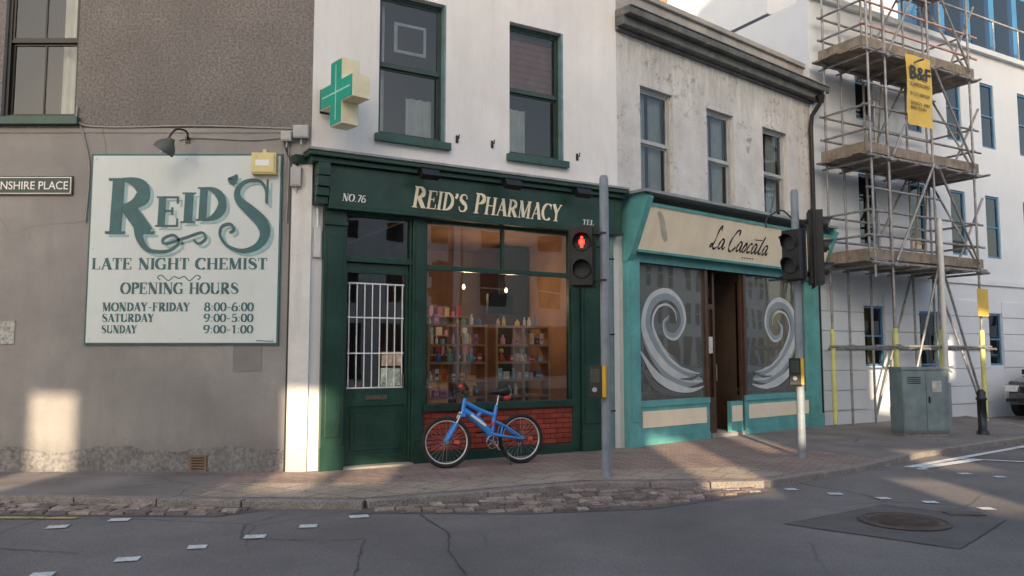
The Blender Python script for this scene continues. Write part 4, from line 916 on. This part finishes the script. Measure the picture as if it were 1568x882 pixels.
for s in(-1,1):
    m.box(-.035,.10,s*.62-.13,s*.62+.13,.62,.76,whitel);m.box(-.045,.0,s*.62-.1,s*.62+.1,.38,.46,blackp);m.box(1.25,1.4,s*.93-.08,s*.93+.08,1.0,1.12,blackp)
m.box(-.04,.0,-.4,.4,.60,.74,blackp);m.box(-.045,.0,-.45,.45,.36,.48,blackp);m.box(-.055,-.046,-.26,.26,.49,.59,whitel)
m.make('body',e,Mc,.01)
for k,(x,s) in enumerate(((.75,-1),(.75,1),(3.35,-1),(3.35,1))):
    m=MB();m.tube([(x,s*.70,.32),(x,s*.88,.32)],.32,tyre,24);m.tube([(x,s*.88,.32),(x,s*.885,.32)],.2,rim,16);m.make('wheel_%d'%k,e,Mc)
# ================================================================== ACROSS THE STREET (behind the viewpoint)
cr=[mat('opposite_render_%d'%i,c,.8,.06,1) for i,c in enumerate(((.78,.76,.73),(.74,.68,.58),(.65,.65,.66)))]
m=MB()  # unseen block added to shade the street; openings shaped to cast sun patches
sun_slits=[(-6.17,-5.60,8.15,9.7),(-2.92,-2.28,8.2,9.75),(-2.05,-1.5,8.35,8.9),(2.25,3.0,8.15,9.75),(3.85,4.4,9.25,10.2),(4.7,5.3,7.85,8.6),(5.9,6.6,8.75,9.4),(7.9,8.5,11.1,12.4),(10.0,10.5,12.2,13.2)]
xs=[];p=-14
for a,b,c,d in sun_slits:xs.append((p,a));p=b
xs.append((p,24))
HT=lambda a:21.8 if a>4.6 else 18.2
for i,(a,b) in enumerate(xs):
    m.box(a,b,-24,-18,-.1,HT(a),cr[i%2])
    for k in range(int((b-a)/1.9)):
        for f in range(5):
            u=a+.5+k*1.9;m.box(u,u+.95,-18,-17.98,1.2+f*3.1,3.0+f*3.1,blackg)
for a,b,c,d in sun_slits:
    m.box(a,b,-18.4,-18.1,-.1,c,cr[0]);m.box(a,b,-18.4,-18.1,d,HT(a),cr[0])
m.make('unseen_opposite_row')
m=MB()
for i in range(9):
    u0=6+i*6;h=(8.4,9.4,7.6)[i%3];m.box(u0,u0+5.9,-28,-20,-.1,h,cr[i%3]);m.box(u0,u0+5.9,-20,-19.8,h-.3,h-.02,cr[0])
    nn=(3,2,4)[i%3]
    for k in range(nn):
        for f in range(3):
            w=5.9/nn;u=u0+w*k+w*.3;ww=w*.4
            if f==0:m.box(u-w*.15,u+ww+w*.12,-20,-19.97,.5,2.7,blackg)
            else:
                m.box(u,u+ww,-20,-19.97,.9+f*2.6,2.5+f*2.6,blackg);m.box(u,u+ww,-19.97,-19.96,1.65+f*2.6,1.72+f*2.6,whitel)
m.make('unseen_opposite_row',None,MBm)
# ================================================================== LIGHT + CAMERA
w=bpy.data.worlds.new('World');sc.world=w;w.use_nodes=True
nt=w.node_tree;sk=nt.nodes.new('ShaderNodeTexSky');sk.sky_type='NISHITA';sk.sun_disc=False
el=math.radians(17);sk.sun_elevation=el;sk.sun_rotation=math.radians(180);sk.dust_density=3.5;sk.ozone_density=.3
nt.links.new(sk.outputs[0],nt.nodes['Background'].inputs[0]);nt.nodes['Background'].inputs[1].default_value=.36
sd=bpy.data.lights.new('sun','SUN');sd.energy=8.5;sd.angle=math.radians(.4);sd.color=(1,.80,.55)
so=bpy.data.objects.new('sun',sd);COL.objects.link(so);so.rotation_euler=Vector((0,math.cos(el),-math.sin(el))).to_track_quat('-Z','Y').to_euler()
cd=bpy.data.cameras.new('camera');cam=bpy.data.objects.new('camera',cd);COL.objects.link(cam)
cd.lens=27.55;cd.sensor_width=36;cd.clip_end=2000;cam.location=(0,0,1.5);cam.rotation_euler=(math.radians(90+4.764),0,0);sc.camera=cam
sc.view_settings.view_transform='Standard';sc.view_settings.look='None';sc.view_settings.exposure=0
